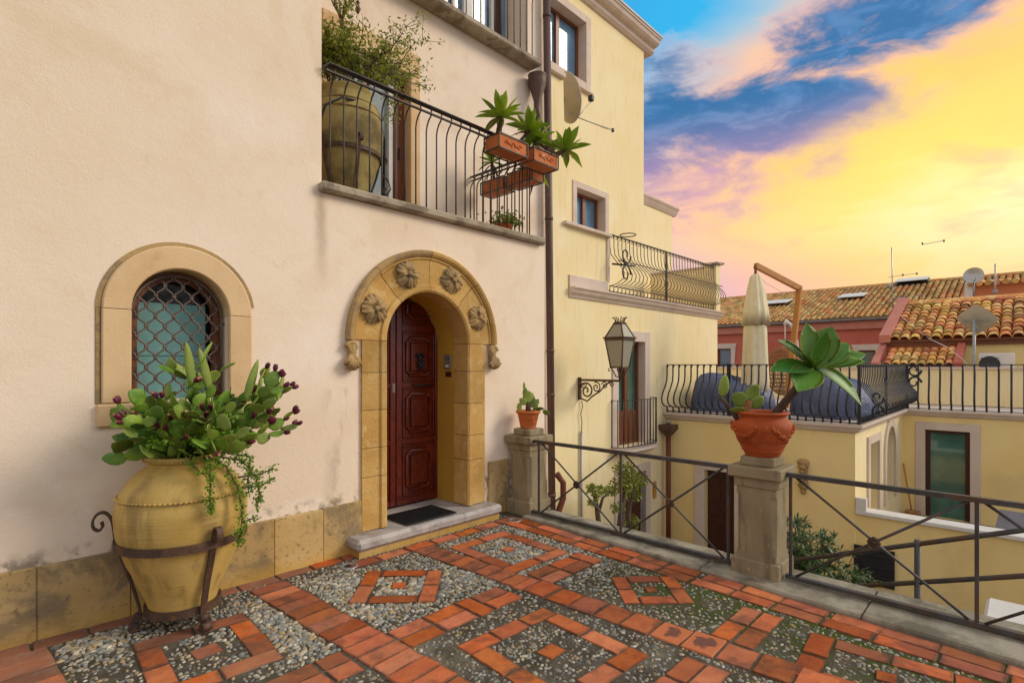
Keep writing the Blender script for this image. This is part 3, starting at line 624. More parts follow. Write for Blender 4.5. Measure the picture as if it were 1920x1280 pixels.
def inside(x, z): return abs(x-GX) < gr_r-.004 and (z < WS-.02 or (x-GX)**2+(z-WS+.02)**2 < (gr_r-.004)**2) and z > 1.465
for k in range(-5, 6):                                      # wavy uprights, neighbours mirrored so that they touch
    sgn = 1 if k % 2 else -1; pts = []; z = 1.46
    while z < 2.42:
        ph = (z-1.46)/rows*pi; x = GX+k*pitch/2+sgn*pitch/4*(math.cos(ph)-.10*math.cos(3*ph))*.97
        if inside(x, z): pts.append((x, gv+.004*sgn, z))
        elif len(pts) > 5: B().tube(pts, .0075, 5).obj('grille_bar', MT['iron_grille'], G); pts = []
        else: pts = []
        z += .0123
    if len(pts) > 5: B().tube(pts, .0075, 5).obj('grille_bar', MT['iron_grille'], G)
clip = B().box(-.013, -.012, -.008, .013, .012, .008, .003).mesh('grille_clip', MT['iron_grille'])
for r_ in range(13):
    for k in range(-6, 7):
        if (k+r_) % 2 == 0: continue
        x = GX+(k+.5)*pitch/2+0; z = 1.46+r_*rows
        if inside(x, z): inst('grille_clip', clip, (x, gv, z), G)
for s in (-1, 1): B().tube([(GX+s*gr_r, gv, 2.02), (GX+s*(WR+.01), gv, 2.02)], .007, 6).obj('grille_pin', MT['iron'], G)
# doorway
D = B().box(DC-.93, 4.20, .055, DC+.86, 4.96, .158, .03).obj('doorstep', MT['marble'], H0)
B().box(DC-.90, 4.235, -.02, DC+.83, 4.43, .054).obj('riser', MT['plinth'], D)
S = B().box(DC-.77, 4.38, DS-.01, DC-.771, 4.381, DS).obj('door_surround', MT['tufa'], H0)
jp = [(DR-.02, .20), (DR-.02, -.03), (DR, -.045), (DR+.045, -.045), (DR+.06, -.025), (DR+.24, -.025), (DR+.24, .02)]
zs = [.165, .66, .93, 1.28, 1.63, DS]
for s in (-1, 1):
    for z0, z1 in zip(zs[:-1], zs[1:]):
        z0 += .003; z1 -= .003; j = R.uniform(-.004, .004)
        vs = [(DC+s*r, V0+d+(j if d < 0 else 0), z) for z in (z0, z1) for r, d in jp]; k = len(jp)
        B().add(vs, [tuple(range(k)), tuple(range(k, 2*k))]+[(i, (i+1) % k, (i+1) % k+k, i+k) for i in range(k)]).obj('jamb_stone', MT['tufa'], S)
ap = [(DR-.02, .20), (DR-.02, -.03), (DR, -.045), (DR+.045, -.045), (DR+.06, -.025), (DR+.30, -.025), (DR+.315, -.04), (DR+.335, -.035), (DR+.335, .02)]
ang = [0, 47, 90, 133, 180]
for a0, a1 in zip(ang[:-1], ang[1:]): arcsweep(DC, DS, ap, math.radians(a0+.25), math.radians(a1-.25), V0+R.uniform(-.003, .003), 10).obj('voussoir', MT['tufa'], S)
hp = [(DR+.337, .02), (DR+.337, -.05), (DR+.36, -.07), (DR+.385, -.075), (DR+.40, -.06), (DR+.40, .02)]
for a0, a1 in ((0, 46), (46.5, 89.5), (90, 133), (133.5, 180)): arcsweep(DC, DS, hp, math.radians(a0), math.radians(a1), V0, 10).obj('hood_mould', MT['tufa' if a1 < 100 else 'tufa_dark'], S)
def flower():
    b = B(); n = 13; m = 8; rs = random.Random(8)
    for k in range(5):
        a = 2*pi*k/5+.3; vs = []; fs = []; lift = -.008*(k % 2)
        for i in range(m):
            s = i/(m-1); r = .012+.128*s
            for j in range(n):
                q = 2*j/(n-1)-1; t = q*(.42+.40*math.sin(pi*min(1, s*.75+.15))); rr = r*(1-.16*abs(q)**3)+.007*math.sin(j*1.9+k*2)*s**3
                vs.append((rr*math.cos(a+t), lift-.014-.052*math.sin(pi*(.15+.8*s))**1.3+.022*(1-abs(q))**.7*math.sin(pi*s)+.012*math.sin(j*1.7+k)*s**2, rr*math.sin(a+t)))
        for i in range(m-1):
            for j in range(n-1): fs.append((i*n+j, i*n+j+1, (i+1)*n+j+1, (i+1)*n+j))
        b.add(vs, fs, True)
    b.ball((0, -.045, 0), .030, 12, 8, (1, 1.1, 1))
    return b.mesh('flower', MT['tufa_dark'])
fm = flower()
for a in (156, 113, 67, 24):
    a = math.radians(a); inst('flower', fm, (DC+(DR+.185)*math.cos(a), V0-.02, DS+(DR+.185)*math.sin(a)), S, (0, R.uniform(0, 6), 0), (1.0, 1.15, 1.0))
for s in (-1, 1):                                           # leafy scroll corbels under the hood mould
    b = B(); cx = DC+s*.885; sp = []
    for i in range(26):
        t = i/25*3.4*pi; r = .052*(1-i/25*.85); sp.append((cx+s*r*math.cos(t), V0-.045, 1.86+r*math.sin(t)))
    b.tube(sp, [.026-.014*i/25 for i in range(26)], 8)
    for k in range(6):
        a = -pi/2+(k-2.5)*.34; p = Vector((cx, V0-.03, 1.80)); q = p+Vector((math.cos(a)*.10, -.035, math.sin(a)*.15)); e = q+Vector((math.cos(a)*.02*s, -.02, .02))
        b.tube([p, (p+q)/2+Vector((0, -.03, 0)), q, e], [.02, .028, .02, .006], 7)
    b.tube([(cx+.02*-s, V0-.02, 1.92), (cx-.01*s, V0-.03, 1.82), (cx-.02*s, V0-.02, 1.66)], [.04, .045, .02], 8)
    b.obj('corbel', MT['tufa_dark'], S)
# ochre reveal behind the stone and the double door
V2 = 4.95
rv = [(DC-DR+.017, .0)]+[(DC-(DR-.017)*math.cos(pi*i/20), DS+.0+(DR-.017)*math.sin(pi*i/20)) for i in range(21)]+[(DC+DR-.017, .0)]
b = B()
for p, q in zip(rv[:-1], rv[1:]): b.add([(p[0], V0+.202, p[1]), (q[0], V0+.202, q[1]), (q[0], V2+.1, q[1]), (p[0], V2+.1, p[1])], [(0, 1, 2, 3)])
b.obj('door_reveal', MT['reveal'], H0)
def panel_moulding(b, x0, x1, z0, z1, v, c=.05, th=.022):
    def notch(cx, cz, a0): return [(cx+c*math.cos(a0-k*pi/8), cz+c*math.sin(a0-k*pi/8)) for k in range(5)]
    P = notch(x0, z0, pi/2)+notch(x1, z0, pi)+notch(x1, z1, 1.5*pi)+notch(x0, z1, 2*pi)
    # straight stops at each notch give the stepped corner
    P = [(x, v, z) for x, z in P]; P.append(P[0]); b.tube(P, th*.8, 6, cap=False)
def door_leaf(x0, x1, full, name):
    L = B().box(x0, V2, .17, x1, V2+.05, 2.55, .004).obj(name, MT['mahogany'], H0)
    st = .075
    for zz in ((.17, .235), (.83, .885), (1.45, 1.505), (2.07, 2.14)): B().box(x0+st, V2-.016, zz[0], x1-st, V2+.0, zz[1], .006).obj('rail', MT['mahogany'], L)
    for sx in (x0, x1-st): B().box(sx+.002, V2-.018, .17, sx+st-.002, V2+.0, 2.55, .006).obj('stile', MT['mahogany'], L)
    for z0, z1 in ((.26, .81), (.90, 1.44), (1.52, 2.06), (2.16, 2.5)):
        b = B(); a0, a1 = x0+st+.012, x1-st-.012
        for e in ((a0, z0, a1, z0+.014), (a0, z1-.014, a1, z1), (a0, z0, a0+.014, z1), (a1-.014, z0, a1, z1)): b.box(e[0], V2-.012, e[1], e[2], V2-.0, e[3], .003)
        cx = (a0+a1)/2; hw = (a1-a0)/2-.055; zc = (z0+z1)/2; hz = (z1-z0)/2-.06
        panel_moulding(b, cx-hw, cx+hw, zc-hz, zc+hz, V2-.006, .045, .024)
        b.obj('panel_moulding', MT['mahogany'], L)
        b = B(); b.box(cx-hw+.05, V2-.03, zc-hz+.05, cx+hw-.05, V2-.002, zc+hz-.05, .024); b.obj('raised_panel', MT['mahogany'], L)
    return L
door_leaf(DC-DR-.03, 3.297, False, 'door_leaf'); LR = door_leaf(3.303, DC+DR+.03, True, 'door_leaf')
# knocker: bearded mask holding a ring
b = B(); kx, kz = 3.60, 1.765
b.ball((kx, V2-.035, kz), .045, 12, 9, (.75, .7, 1.15)); b.ball((kx, V2-.072, kz-.005), .012, 8, 6, (.8, 1, 1.4))
for s in (-1, 1): b.ball((kx+s*.018, V2-.062, kz+.018), .009, 6, 5); b.tube([(kx+s*.01, V2-.05, kz+.055), (kx+s*.04, V2-.05, kz+.05), (kx+s*.05, V2-.04, kz+.02)], [.014, .013, .006], 6)
for k in range(7): a = -pi*(.12+.76*k/6); b.tube([(kx+.025*math.cos(a), V2-.055, kz-.02+.02*math.sin(a)), (kx+.042*math.cos(a), V2-.06, kz-.03+.05*math.sin(a)), (kx+.036*math.cos(a), V2-.045, kz-.03+.075*math.sin(a))], [.012, .012, .005], 6)
b.tube([(kx+.03*math.cos(2*pi*i/16), V2-.055, kz-.075+.04*math.sin(2*pi*i/16)) for i in range(17)], .008, 6, False)
b.obj('door_knocker', MT['black'], LR)
B().tube([(3.52, V2-.02, 1.475), (3.52, V2-.05, 1.475), (3.78, V2-.05, 1.478)], .008, 6).obj('pull_handle', MT['black'], LR)
B().box(3.25, V2-.022, 1.40, 3.285, V2-.017, 1.50, .002).obj('lock_plate', MT['plastic'], LR)
# entry phone and name plate on the reveal
t = thing('entry_phone', 'small grey entry phone panel on the ochre door reveal', 'intercom', (3.86, 4.735, 1.65)); B().box(3.843, 4.675, 1.655, 3.873, 4.80, 1.815, .008).obj('case', MT['plastic'], t)
B().ball((3.841, 4.715, 1.775), .013, 10, 7, (.4, 1, 1.3)).obj('camera_lens', MT['black'], t); B().box(3.839, 4.705, 1.675, 3.844, 4.765, 1.70).obj('call_button', MT['white'], t)
tag(B().box(3.853, 4.68, 1.565, 3.873, 4.78, 1.625, .003).obj('name_plate', MT['wood_dark']), 'dark red name plate under the entry phone', 'name plate')
# door mat with raised ribs
t = thing('door_mat', 'black ribbed rubber mat on the doorstep', 'door mat', (3.3, 4.49, .166)); B().box(2.98, 4.27, .1665, 3.60, 4.70, .176, .004).obj('base', MT['rubber'], t)
for i in range(28): B().box(3.0+i*.0212, 4.29, .176, 3.0+i*.0212+.011, 4.68, .182).obj('rib', MT['rubber'], t)
# balcony slab, surround of the balcony door, window door
SL = B().box(2.17, 4.345, 3.205, 5.12, 5.6, 3.285, .018).obj('balcony_slab', MT['slab'], H0)
BD = B().box(2.95, 5.76, 3.29, 3.40, 5.80, 5.28).obj('balcony_door', MT['curtain'], H0)
B().box(3.40, 5.77, 3.29, 3.80, 5.80, 5.28).obj('pane', MT['curtain'], BD); B().box(3.72, 5.72, 3.28, 3.80, 5.78, 5.3, .004).obj('door_frame', MT['white'], BD); B().box(3.80, 5.70, 3.28, 3.935, 5.79, 5.3, .004).obj('door_frame', MT['wood'], BD)
B().box(3.36, 5.74, 3.28, 3.44, 5.79, 5.3, .004).obj('door_frame', MT['wood'], BD); B().box(3.845, 5.67, 4.28, 3.865, 5.70, 4.42, .003).obj('handle', MT['iron_dark'], BD); B().box(2.905, 5.70, 5.19, 3.935, 5.79, 5.3, .004).obj('door_frame', MT['wood_dark'], BD)
SU = B().box(2.76, 5.555, 5.32, 4.085, 5.60, 5.62, .03).obj('balcony_door_surround', MT['tufa_plain'], H0); 
for x0, x1 in ((2.76, 2.905), (3.94, 4.085)): B().box(x0, 5.565, 3.285, x1, 5.62, 5.318, .008).obj('jamb_stone', MT['tufa_plain'], SU)
B().add([(3.935, 5.565, 3.29), (3.935, 5.76, 3.29), (3.935, 5.76, 5.32), (3.935, 5.565, 5.32)], [(0, 1, 2, 3)]).obj('jamb_face', MT['tufa_plain'], SU)
B().box(2.3, 5.36, 6.27, 6.22, 5.6, 6.36, .02).obj('upper_slab', MT['slab'], H0)
UD = B().box(3.96, 6.09, 6.3, 6.14, 6.12, 8.6).obj('upper_window_door', MT['glass_blue'], H0)
for x0, w in ((3.96, .10), (4.42, .16), (5.0, .05), (5.22, .17), (5.78, .06)): B().box(x0, 6.03, 6.3, x0+w, 6.088, 8.6, .006).obj('door_frame', MT['white'], UD)
B().box(5.86, 6.02, 6.3, 5.98, 6.088, 8.6, .005).obj('door_frame', MT['wood_dark'], UD)
# railings
def arc_pts(c, r, a0, a1, n, ax): return [tuple(Vector(c)+Vector(ax[0])*r*math.cos(a0+(a1-a0)*i/n)+Vector(ax[1])*r*math.sin(a0+(a1-a0)*i/n)) for i in range(n+1)]
RL = B().tube([(2.2, 4.40, 4.27), (2.24, 4.375, 4.31), (4.985, 4.375, 4.315)], 0, flat=(.045, .014)).obj('balcony_railing', MT['iron'], H0)
B().tube([(2.22, 4.385, 4.255), (4.98, 4.385, 4.255)], 0, flat=(.03, .012)).obj('under_rail', MT['iron'], RL); B().tube([(2.2, 4.47, 3.31), (4.98, 4.47, 3.31)], 0, flat=(.03, .012)).obj('bottom_rail', MT['iron'], RL)
bal = B().tube([(0, 0, 0), (0, 0, .45), (0, 0, .80), (0, -.012, .855), (0, -.04, .905), (0, -.075, .935), (0, -.085, .97), (0, -.085, .998)], .0085, 6).mesh('baluster', MT['iron'])
for i in range(21): inst('baluster', bal, (2.30+i*.132, 4.47, 3.30), RL)
RT = B().tube([(4.97, 4.38, 4.31), (4.97, 5.59, 4.31)], 0, flat=(.045, .014)).obj('side_railing', MT['iron'], H0); B().tube([(4.97, 4.45, 3.31), (4.97, 5.59, 3.31)], 0, flat=(.03, .012)).obj('bottom_rail', MT['iron'], RT)
B().tube([(4.97, 4.45, 4.255), (4.97, 5.59, 4.255)], 0, flat=(.03, .012)).obj('under_rail', MT['iron'], RT)
for i in range(9): inst('baluster', bal, (4.90, 5.53-i*.132, 3.30), RT, (0, 0, pi/2))
RU = B().tube([(2.3, 5.40, 7.40), (6.16, 5.40, 7.40)], 0, flat=(.045, .014)).obj('upper_railing', MT['iron'], H0)
for i in range(29): inst('baluster', bal, (2.36+i*.133, 5.45, 6.37), RU, None, (1, 1, 1.03))
# the iron basket of a hanging lantern below the upper balcony
t = thing('hanging_lantern', 'wrought iron hanging lantern above the balcony shrub', 'lantern', (2.72, 5.05, 5.3))
cx, cy, cz = 2.72, 5.05, 5.2
for k in range(8):
    a = 2*pi*k/8; e = Vector((math.cos(a), math.sin(a), 0)); c = Vector((cx, cy, 0))
    B().tube([c+e*.11+Vector((0, 0, cz+.95)), c+e*.12+Vector((0, 0, cz+.5)), c+e*.13+Vector((0, 0, cz+.32)), c+e*.09+Vector((0, 0, cz+.2)), c+e*.03+Vector((0, 0, cz+.08)), c+Vector((0, 0, cz))], .0085, 5).obj('bar', MT['iron_rust'], t)
    sp = [c+e*(.135+.035*(1-i/14)*math.cos(i/14*2.6*pi))+Vector((0, 0, cz+.24+.035*(1-i/14)*math.sin(i/14*2.6*pi))) for i in range(15)]
    B().tube(sp, .006, 5).obj('scroll', MT['iron_rust'], t)
    sp = [c+e*.135+Vector((-e.y, e.x, 0))*(.045*(1-i/14)*math.cos(i/14*2.4*pi))+Vector((0, 0, cz+.45+.05*(1-i/14)*math.sin(i/14*2.4*pi))) for i in range(15)]
    B().tube(sp, .006, 5).obj('scroll', MT['iron_rust'], t)
for z in (.32, .62): B().tube([(cx+.13*math.cos(2*pi*i/20), cy+.13*math.sin(2*pi*i/20), cz+z) for i in range(21)], .008, 5, False).obj('hoop', MT['iron_rust'], t)
B().lathe([(.001, -.1), (.02, -.06), (.012, -.03), (.03, 0), (.012, .03), (.001, .06)], (cx, cy, cz), 10).obj('finial', MT['iron_rust'], t)
b = B()
for i in range(14): b.lathe([(.004, 0), (.014, .02), (.004, .04)], (cx+.16, cy-.05, cz+.3+i*.05), 6)
b.obj('chain', MT['iron_rust'], t); B().lathe([(.001, 0), (.03, .06), (.012, .1), (.02, .13), (.001, .16)], (cx+.16, cy-.05, cz+.12), 8).obj('tassel', MT['iron_rust'], t)
# downpipes
t = thing('downpipe', 'long brown downpipe between the cream and the yellow house', 'downpipe', (6.6, 5.5, -2.8)); B().tube([(6.65, 5.5, -2.8), (6.44, 5.5, 10)], .06, 12).obj('pipe', MT['pipe'], t)
for z in (-.4, 1.2, 1.9, 4.0, 7.2): x = 6.65-.21*(z+2.8)/12.8; B().tube([(x, 5.5, z), (x-.0005, 5.5, z+.05)], .067, 12).obj('clamp', MT['pipe'], t)
B().tube([(6.63, 5.5, -.9), (6.72, 5.45, -.65), (6.80, 5.42, -.45), (6.80, 5.42, -.2), (6.70, 5.47, -.05)], .05, 10).obj('elbow', MT['pipe_red'], t)
t = thing('rainwater_hopper', 'round copper rainwater funnel with bent outlet beside the downpipe', 'funnel', (6.2, 5.45, 5.6))
B().lathe([(.05, -.25), (.055, -.2), (.13, .04), (.14, .12), (.142, .18), (.148, .19), (.14, .195), (.12, .1), (.04, -.2)], (6.19, 5.44, 5.95), 24).obj('funnel', MT['copper'], t)
B().tube([(6.19, 5.44, 5.75), (6.19, 5.44, 5.6), (6.22, 5.44, 5.47), (6.30, 5.43, 5.36), (6.42, 5.45, 5.27), (6.5, 5.48, 5.16)], .055, 10).obj('outlet_bend', MT['copper'], t)
B().tube([(6.52, 5.47, 5.0), (6.58, 5.43, 5.2), (6.67, 5.40, 5.28), (6.76, 5.38, 5.22), (6.79, 5.38, 5.05)], .055, 10).obj('overflow_bend', MT['copper'], t)

# ---------------------------------------------------------------- pillars and iron fence
def mbox(mp, s0, s1, z0, z1, d0, d1, bev=0.): a = mp(s0, z0, d0); c = mp(s1, z1, d1); return B().box(*a, *c, bev)
def octo(b, cx, cy, w, z0, z1, ch):
    h = w/2; p = [(-h, -h+ch), (-h+ch, -h), (h-ch, -h), (h, -h+ch), (h, h-ch), (h-ch, h), (-h+ch, h), (-h, h-ch)]
    vs = [(cx+x, cy+y, z) for z in (z0, z1) for x, y in p]; b.add(vs, [tuple(range(8)), tuple(range(8, 16))]+[(i, (i+1) % 8, (i+1) % 8+8, i+8) for i in range(8)])
def pillar(cx, cy, lb):
    t = thing('stone_pillar', lb, 'pillar', (cx, cy, 0), 'stone pillars of the terrace fence')
    B().box(cx-.185, cy-.185, -.05, cx+.185, cy+.185, .15, .01).obj('base', MT['pillar'], t)
    b = B(); octo(b, cx, cy, .30, .15, .20, .004); octo(b, cx, cy, .30, .20, .66, .035); octo(b, cx, cy, .30, .66, .722, .004); b.obj('shaft', MT['pillar'], t)
    B().box(cx-.165, cy-.165, .722, cx+.165, cy+.165, .80, .006).obj('neck', MT['pillar'], t); B().box(cx-.205, cy-.205, .80, cx+.205, cy+.205, .888, .01).obj('cap', MT['pillar'], t)
    B().box(cx-.13, cy-.13, .888, cx+.13, cy+.13, .962, .01).obj('cap_block', MT['pillar'], t)
pillar(4.57, 1.57, 'stone pillar in mid fence carrying the big terracotta pot'); pillar(4.64, 4.21, 'stone pillar against the house wall carrying the small cactus pot')
def fence(v_hi, v_lo, posts, lb):
    t = thing('iron_fence', lb, 'fence', (4.5, (v_hi+v_lo)/2, .03), 'iron fence panels along the terrace edge')
    B().tube([(4.5, v_hi+.03, .845), (4.5, v_lo-.03, .845)], 0, flat=(.04, .034)).obj('top_rail', MT['iron_fence'], t); B().tube([(4.5, v_hi+.03, .055), (4.5, v_lo-.03, .055)], 0, flat=(.045, .03)).obj('bottom_rail', MT['iron_fence'], t)
    for v in posts: B().box(4.489, v-.011, .07, 4.511, v+.011, .83, .003).obj('post', MT['iron_fence'], t)
    for a, c in zip(posts[:-1], posts[1:]):
        for z0, z1, o in ((.07, .83, -.004), (.83, .07, .004)): B().tube([(4.5+o, a-.04, z0), (4.5+o, c+.04, z1)], .0095, 6).obj('brace', MT['iron_fence'], t)
        m = (a+c)/2; b = B()
        for k in range(8): an = 2*pi*k/8; b.ball((4.485, m+.026*math.cos(an), .45+.026*math.sin(an)), .017, 7, 5, (.8, 1, 1))
        b.ball((4.475, m, .45), .018, 8, 6); b.ball((4.51, m, .45), .03, 8, 6, (.5, 1, 1)); b.obj('rosette', MT['iron_rust'], t)
fence(4.0, 1.80, [3.93, 2.87, 1.82], 'black iron fence panel between the two pillars'); fence(1.34, -2.2, [1.335, .24, -.86, -1.96], 'iron fence panel running off to the right of the big pot')

# ---------------------------------------------------------------- yellow house
def window(P, name, mp, s0, s1, z0, z1, sur=.15, depth=.2, glass='glass', wood='wood', mull=1, proud=.03, top=True, bottom=True, fr=.07):
    w = mbox(mp, s0, s1, z0, z1, depth, depth+.02).obj(name, MT[glass], P)
    for a, c, e, f in ((s0, s0+fr, z0, z1), (s1-fr, s1, z0, z1), (s0+fr, s1-fr, z1-fr, z1), (s0+fr, s1-fr, z0, z0+fr)): mbox(mp, a, c, e, f, depth-.06, depth-.002, .004).obj('window_frame', MT[wood], w)
    for k in range(mull): x = s0+(s1-s0)*(k+1)/(mull+1); mbox(mp, x-fr*.9, x+fr*.9, z0+fr, z1-fr, depth-.07, depth-.002, .004).obj('mullion', MT[wood], w)
    if sur:
        for a, c in ((s0-sur, s0-.001), (s1+.001, s1+sur)): mbox(mp, a, c, z0-(sur if bottom else 0), z1+(sur if top else 0), -proud, .01, .006).obj('surround', MT['pale'], w)
        if top: mbox(mp, s0, s1, z1+.001, z1+sur, -proud, .01, .006).obj('surround', MT['pale'], w)
        if bottom: mbox(mp, s0, s1, z0-sur, z0-.001, -proud, .01, .006).obj('surround', MT['pale'], w)
    b = B()
    for a, c in (((s0+.003, z0), (s0+.003, z1)), ((s1-.003, z0), (s1-.003, z1)), ((s0, z1-.003), (s1, z1-.003))): b.add([mp(*a, -.02), mp(*c, -.02), mp(*c, depth-.061), mp(*a, depth-.061)], [(0, 1, 2, 3)])
    b.obj('reveal', MT['pale'], w); return w
Y = thing('yellow_house', 'tall pale yellow house with roof terrace beyond the downpipe', 'house', (10, 6.1, -2.8)); VL = 6.1; mL = vmap(VL); VU = 8.0; mU = vmap(VU)
wall(mL, 6.7, 14.35, -2.9, 3.0, [(9.45, 10.5, 0, 2.2)], .32).obj('wall', MT['yellow'], Y)
wall(mL, 7.72, 9.06, 3.0, 4.25).obj('wall', MT['yellow'], Y); 
b = B(); zs_ = [(7.95, -2.9), (7.78, 3.0), (7.66, 6.85)]
b.add([(6.7, 6.085, -2.9), (7.98, 6.085, -2.9), (7.64, 6.085, 6.85), (6.7, 6.085, 6.85), (7.64, 6.5, 6.85), (7.98, 6.5, -2.9), (6.7, 6.5, 6.85)], [(0, 1, 2, 3), (1, 5, 4, 2), (3, 2, 4, 6)]).obj('end_pier', MT['yellow'], Y)
B().box(6.7, 6.0, 6.86, 7.62, 6.6, 6.95, .01).obj('pier_coping', MT['pale'], Y)
B().add([(9.06, 6.1, 3.1), (9.06, 8.0, 3.1), (9.06, 8.0, 4.25), (9.06, 6.1, 4.25)], [(0, 1, 2, 3)]).obj('wall_return', MT['yellow'], Y)
B().box(7.62, 6.0, 4.25, 9.10, 6.4, 4.31, .008).obj('coping', MT['pale'], Y)
B().box(9.03, 6.07, 3.36, 9.12, 6.2, 4.25, .004).obj('corner_strip', MT['pale'], Y)
crn = [(.05, 3.14), (-.16, 3.14), (-.16, 3.11), (-.13, 3.09), (-.10, 3.03), (-.05, 2.99), (-.03, 2.95), (.05, 2.95)]
sweep_bar(mL, 7.80, 14.48, crn).obj('cornice', MT['pale'], Y); B().box(7.80, 6.06, 3.142, 9.05, 6.2, 3.36, .006).obj('band', MT['pale'], Y)
B().box(9.0, 6.02, 3.05, 14.35, 8.0, 3.145).obj('terrace_deck', MT['pale'], Y)
B().box(14.08, 6.02, 3.142, 14.36, 6.34, 4.40, .006).obj('terrace_pier', MT['yellow'], Y); B().box(14.02, 5.96, 4.40, 14.42, 6.4, 4.45, .006).obj('pier_cap', MT['pale'], Y)
B().box(14.14, 6.341, 3.14, 14.35, 8.0, 4.33).obj('terrace_parapet', MT['yellow'], Y); B().box(14.10, 6.401, 4.332, 14.39, 8.0, 4.38, .005).obj('parapet_cap', MT['pale'], Y)
B().add([(14.35, 6.1, -2.9), (14.35, 10, -2.9), (14.35, 10, 3.1), (14.35, 6.1, 3.1)], [(0, 1, 2, 3)]).obj('side_wall', MT['yellow'], Y)
wall(mU, 6.9, 13.75, 3.0, 7.0, [(10.55, 11.77, 5.15, 6.05)], .3).obj('upper_wall', MT['yellow'], Y); wall(mU, 6.9, 13.75, 7.0, 10.75, [(9.25, 10.93, 8.75, 10.25)], .3).obj('upper_wall', MT['yellow'], Y)
window(Y, 'upper_window', mU, 9.25, 10.93, 8.75, 10.25, .2, .28, 'glass_blue', 'wood', 1)
window(Y, 'small_window', mU, 10.55, 11.77, 5.15, 6.05, .16, .28, 'glass_blue', 'wood', 1)
B().box(9.0, 7.9, 8.50, 11.14, 8.0, 8.545, .006).obj('sill_band', MT['pale'], Y)
rc = [(.2, 11.12), (-.36, 11.12), (-.36, 11.07), (-.33, 11.05), (-.30, 10.97), (-.24, 10.92), (-.14, 10.90), (-.12, 10.80), (-.05, 10.74), (.2, 10.74)]
sweep_bar(mU, 6.9, 14.12, rc).obj('roof_cornice', MT['pale'], Y); B().box(6.9, 7.62, 11.122, 14.16, 14, 11.18).obj('roof_edge', MT['gutter'], Y)
B().add([(13.75, 8.0, 3), (13.75, 14, 3), (13.75, 14, 10.75), (13.75, 8, 10.75)], [(0, 1, 2, 3)]).obj('side_wall', MT['yellow'], Y)
mW2 = vmap(8.25); wall(mW2, 13.7, 15.95, -2.8, 6.5).obj('side_wing', MT['yellow'], Y); B().add([(15.95, 8.25, -2.8), (15.95, 12, -2.8), (15.95, 12, 6.5), (15.95, 8.25, 6.5)], [(0, 1, 2, 3)]).obj('side_wing', MT['yellow'], Y)
sweep_bar(mW2, 13.76, 16.12, [(.2, 6.72), (-.17, 6.72), (-.17, 6.68), (-.12, 6.62), (-.08, 6.55), (-.03, 6.48), (.2, 6.48)]).obj('wing_cornice', MT['pale'], Y)
# french window with a shallow bowed balcony
FW = window(Y, 'french_window', mL, 9.45, 10.5, .0, 2.2, .22, .2, 'glass_green', 'wood', 1, .03, True, False, .06)
for a, c in ((9.51, 9.92), (10.03, 10.44)): mbox(mL, a, c, .06, .72, .15, .198, .004).obj('kick_panel', MT['wood'], FW); mbox(mL, a+.06, c-.06, .14, .64, .14, .152, .008).obj('raised_panel', MT['wood'], FW)
JB = B(); arc = [(10.0+.82*math.cos(pi+pi*i/20), 6.1-.34*abs(math.sin(pi*i/20))**.55) for i in range(21)]
n = len(arc); vs = [(x, y, -.02) for x, y in arc]+[(x, y, -.07) for x, y in arc]+[(10+(x-10)*.9, 6.1+(y-6.1)*.75, -.13) for x, y in arc]
JB.add(vs, [tuple(range(n)), tuple(range(2*n, 3*n))[::-1]]+[(k*n+i, k*n+i+1, (k+1)*n+i+1, (k+1)*n+i) for k in range(2) for i in range(n-1)])
JB = JB.obj('bowed_balcony', MT['pale'], Y)
ra = [(10.0+.78*math.cos(pi+pi*i/40), 6.1-.30*abs(math.sin(pi*i/40))**.55) for i in range(41)]
for z in (.98, .03): B().tube([(x, y, z) for x, y in ra], 0, flat=(.03, .012)).obj('rail', MT['iron_dark'], JB)
jb = B().tube([(0, 0, 0), (0, 0, .96)], .010, 5).mesh('bar', MT['iron_dark'])
acc = 0; last = None
for p in ra:
    if last: acc += math.dist(p, last)
    if last is None or acc > .118: inst('bar', jb, (p[0], p[1], .025), JB); acc = 0
    last = p
# doorway below
DW = mbox(mL, 9.5, 10.55, -2.8, -.62, -.001, .02).obj('lower_door', MT['wood_dark'], Y)
for a, c in ((9.32, 9.50), (10.55, 10.74)): mbox(mL, a, c, -2.8, -.45, -.03, .01, .006).obj('surround', MT['pale'], DW)
mbox(mL, 9.50, 10.55, -.62, -.45, -.03, .01, .006).obj('surround', MT['pale'], DW); mbox(mL, 10.33, 10.549, -2.8, -.621, -.012, .0).obj('reveal', MT['plastic'], DW)
tag(B().box(10.86, 6.055, -1.30, 10.98, 6.09, -.92, .012).obj('wall_plaque', MT['reveal']), 'small ochre plaque on the yellow wall beside the lower door', 'plaque')
t = thing('wall_conduit', 'grey conduit running up the yellow wall under the street lamp', 'conduit', (8.15, 6.07, -2.8)); B().tube([(8.16, 6.065, -2.8), (8.155, 6.065, .45)], .022, 8).obj('pipe', MT['galv'], t)
B().tube([(8.155, 6.065, .45), (8.17, 6.06, .62), (8.13, 6.06, .78), (8.19, 6.06, .92), (8.17, 6.07, 1.03)], .008, 5).obj('cable', MT['iron_dark'], t)
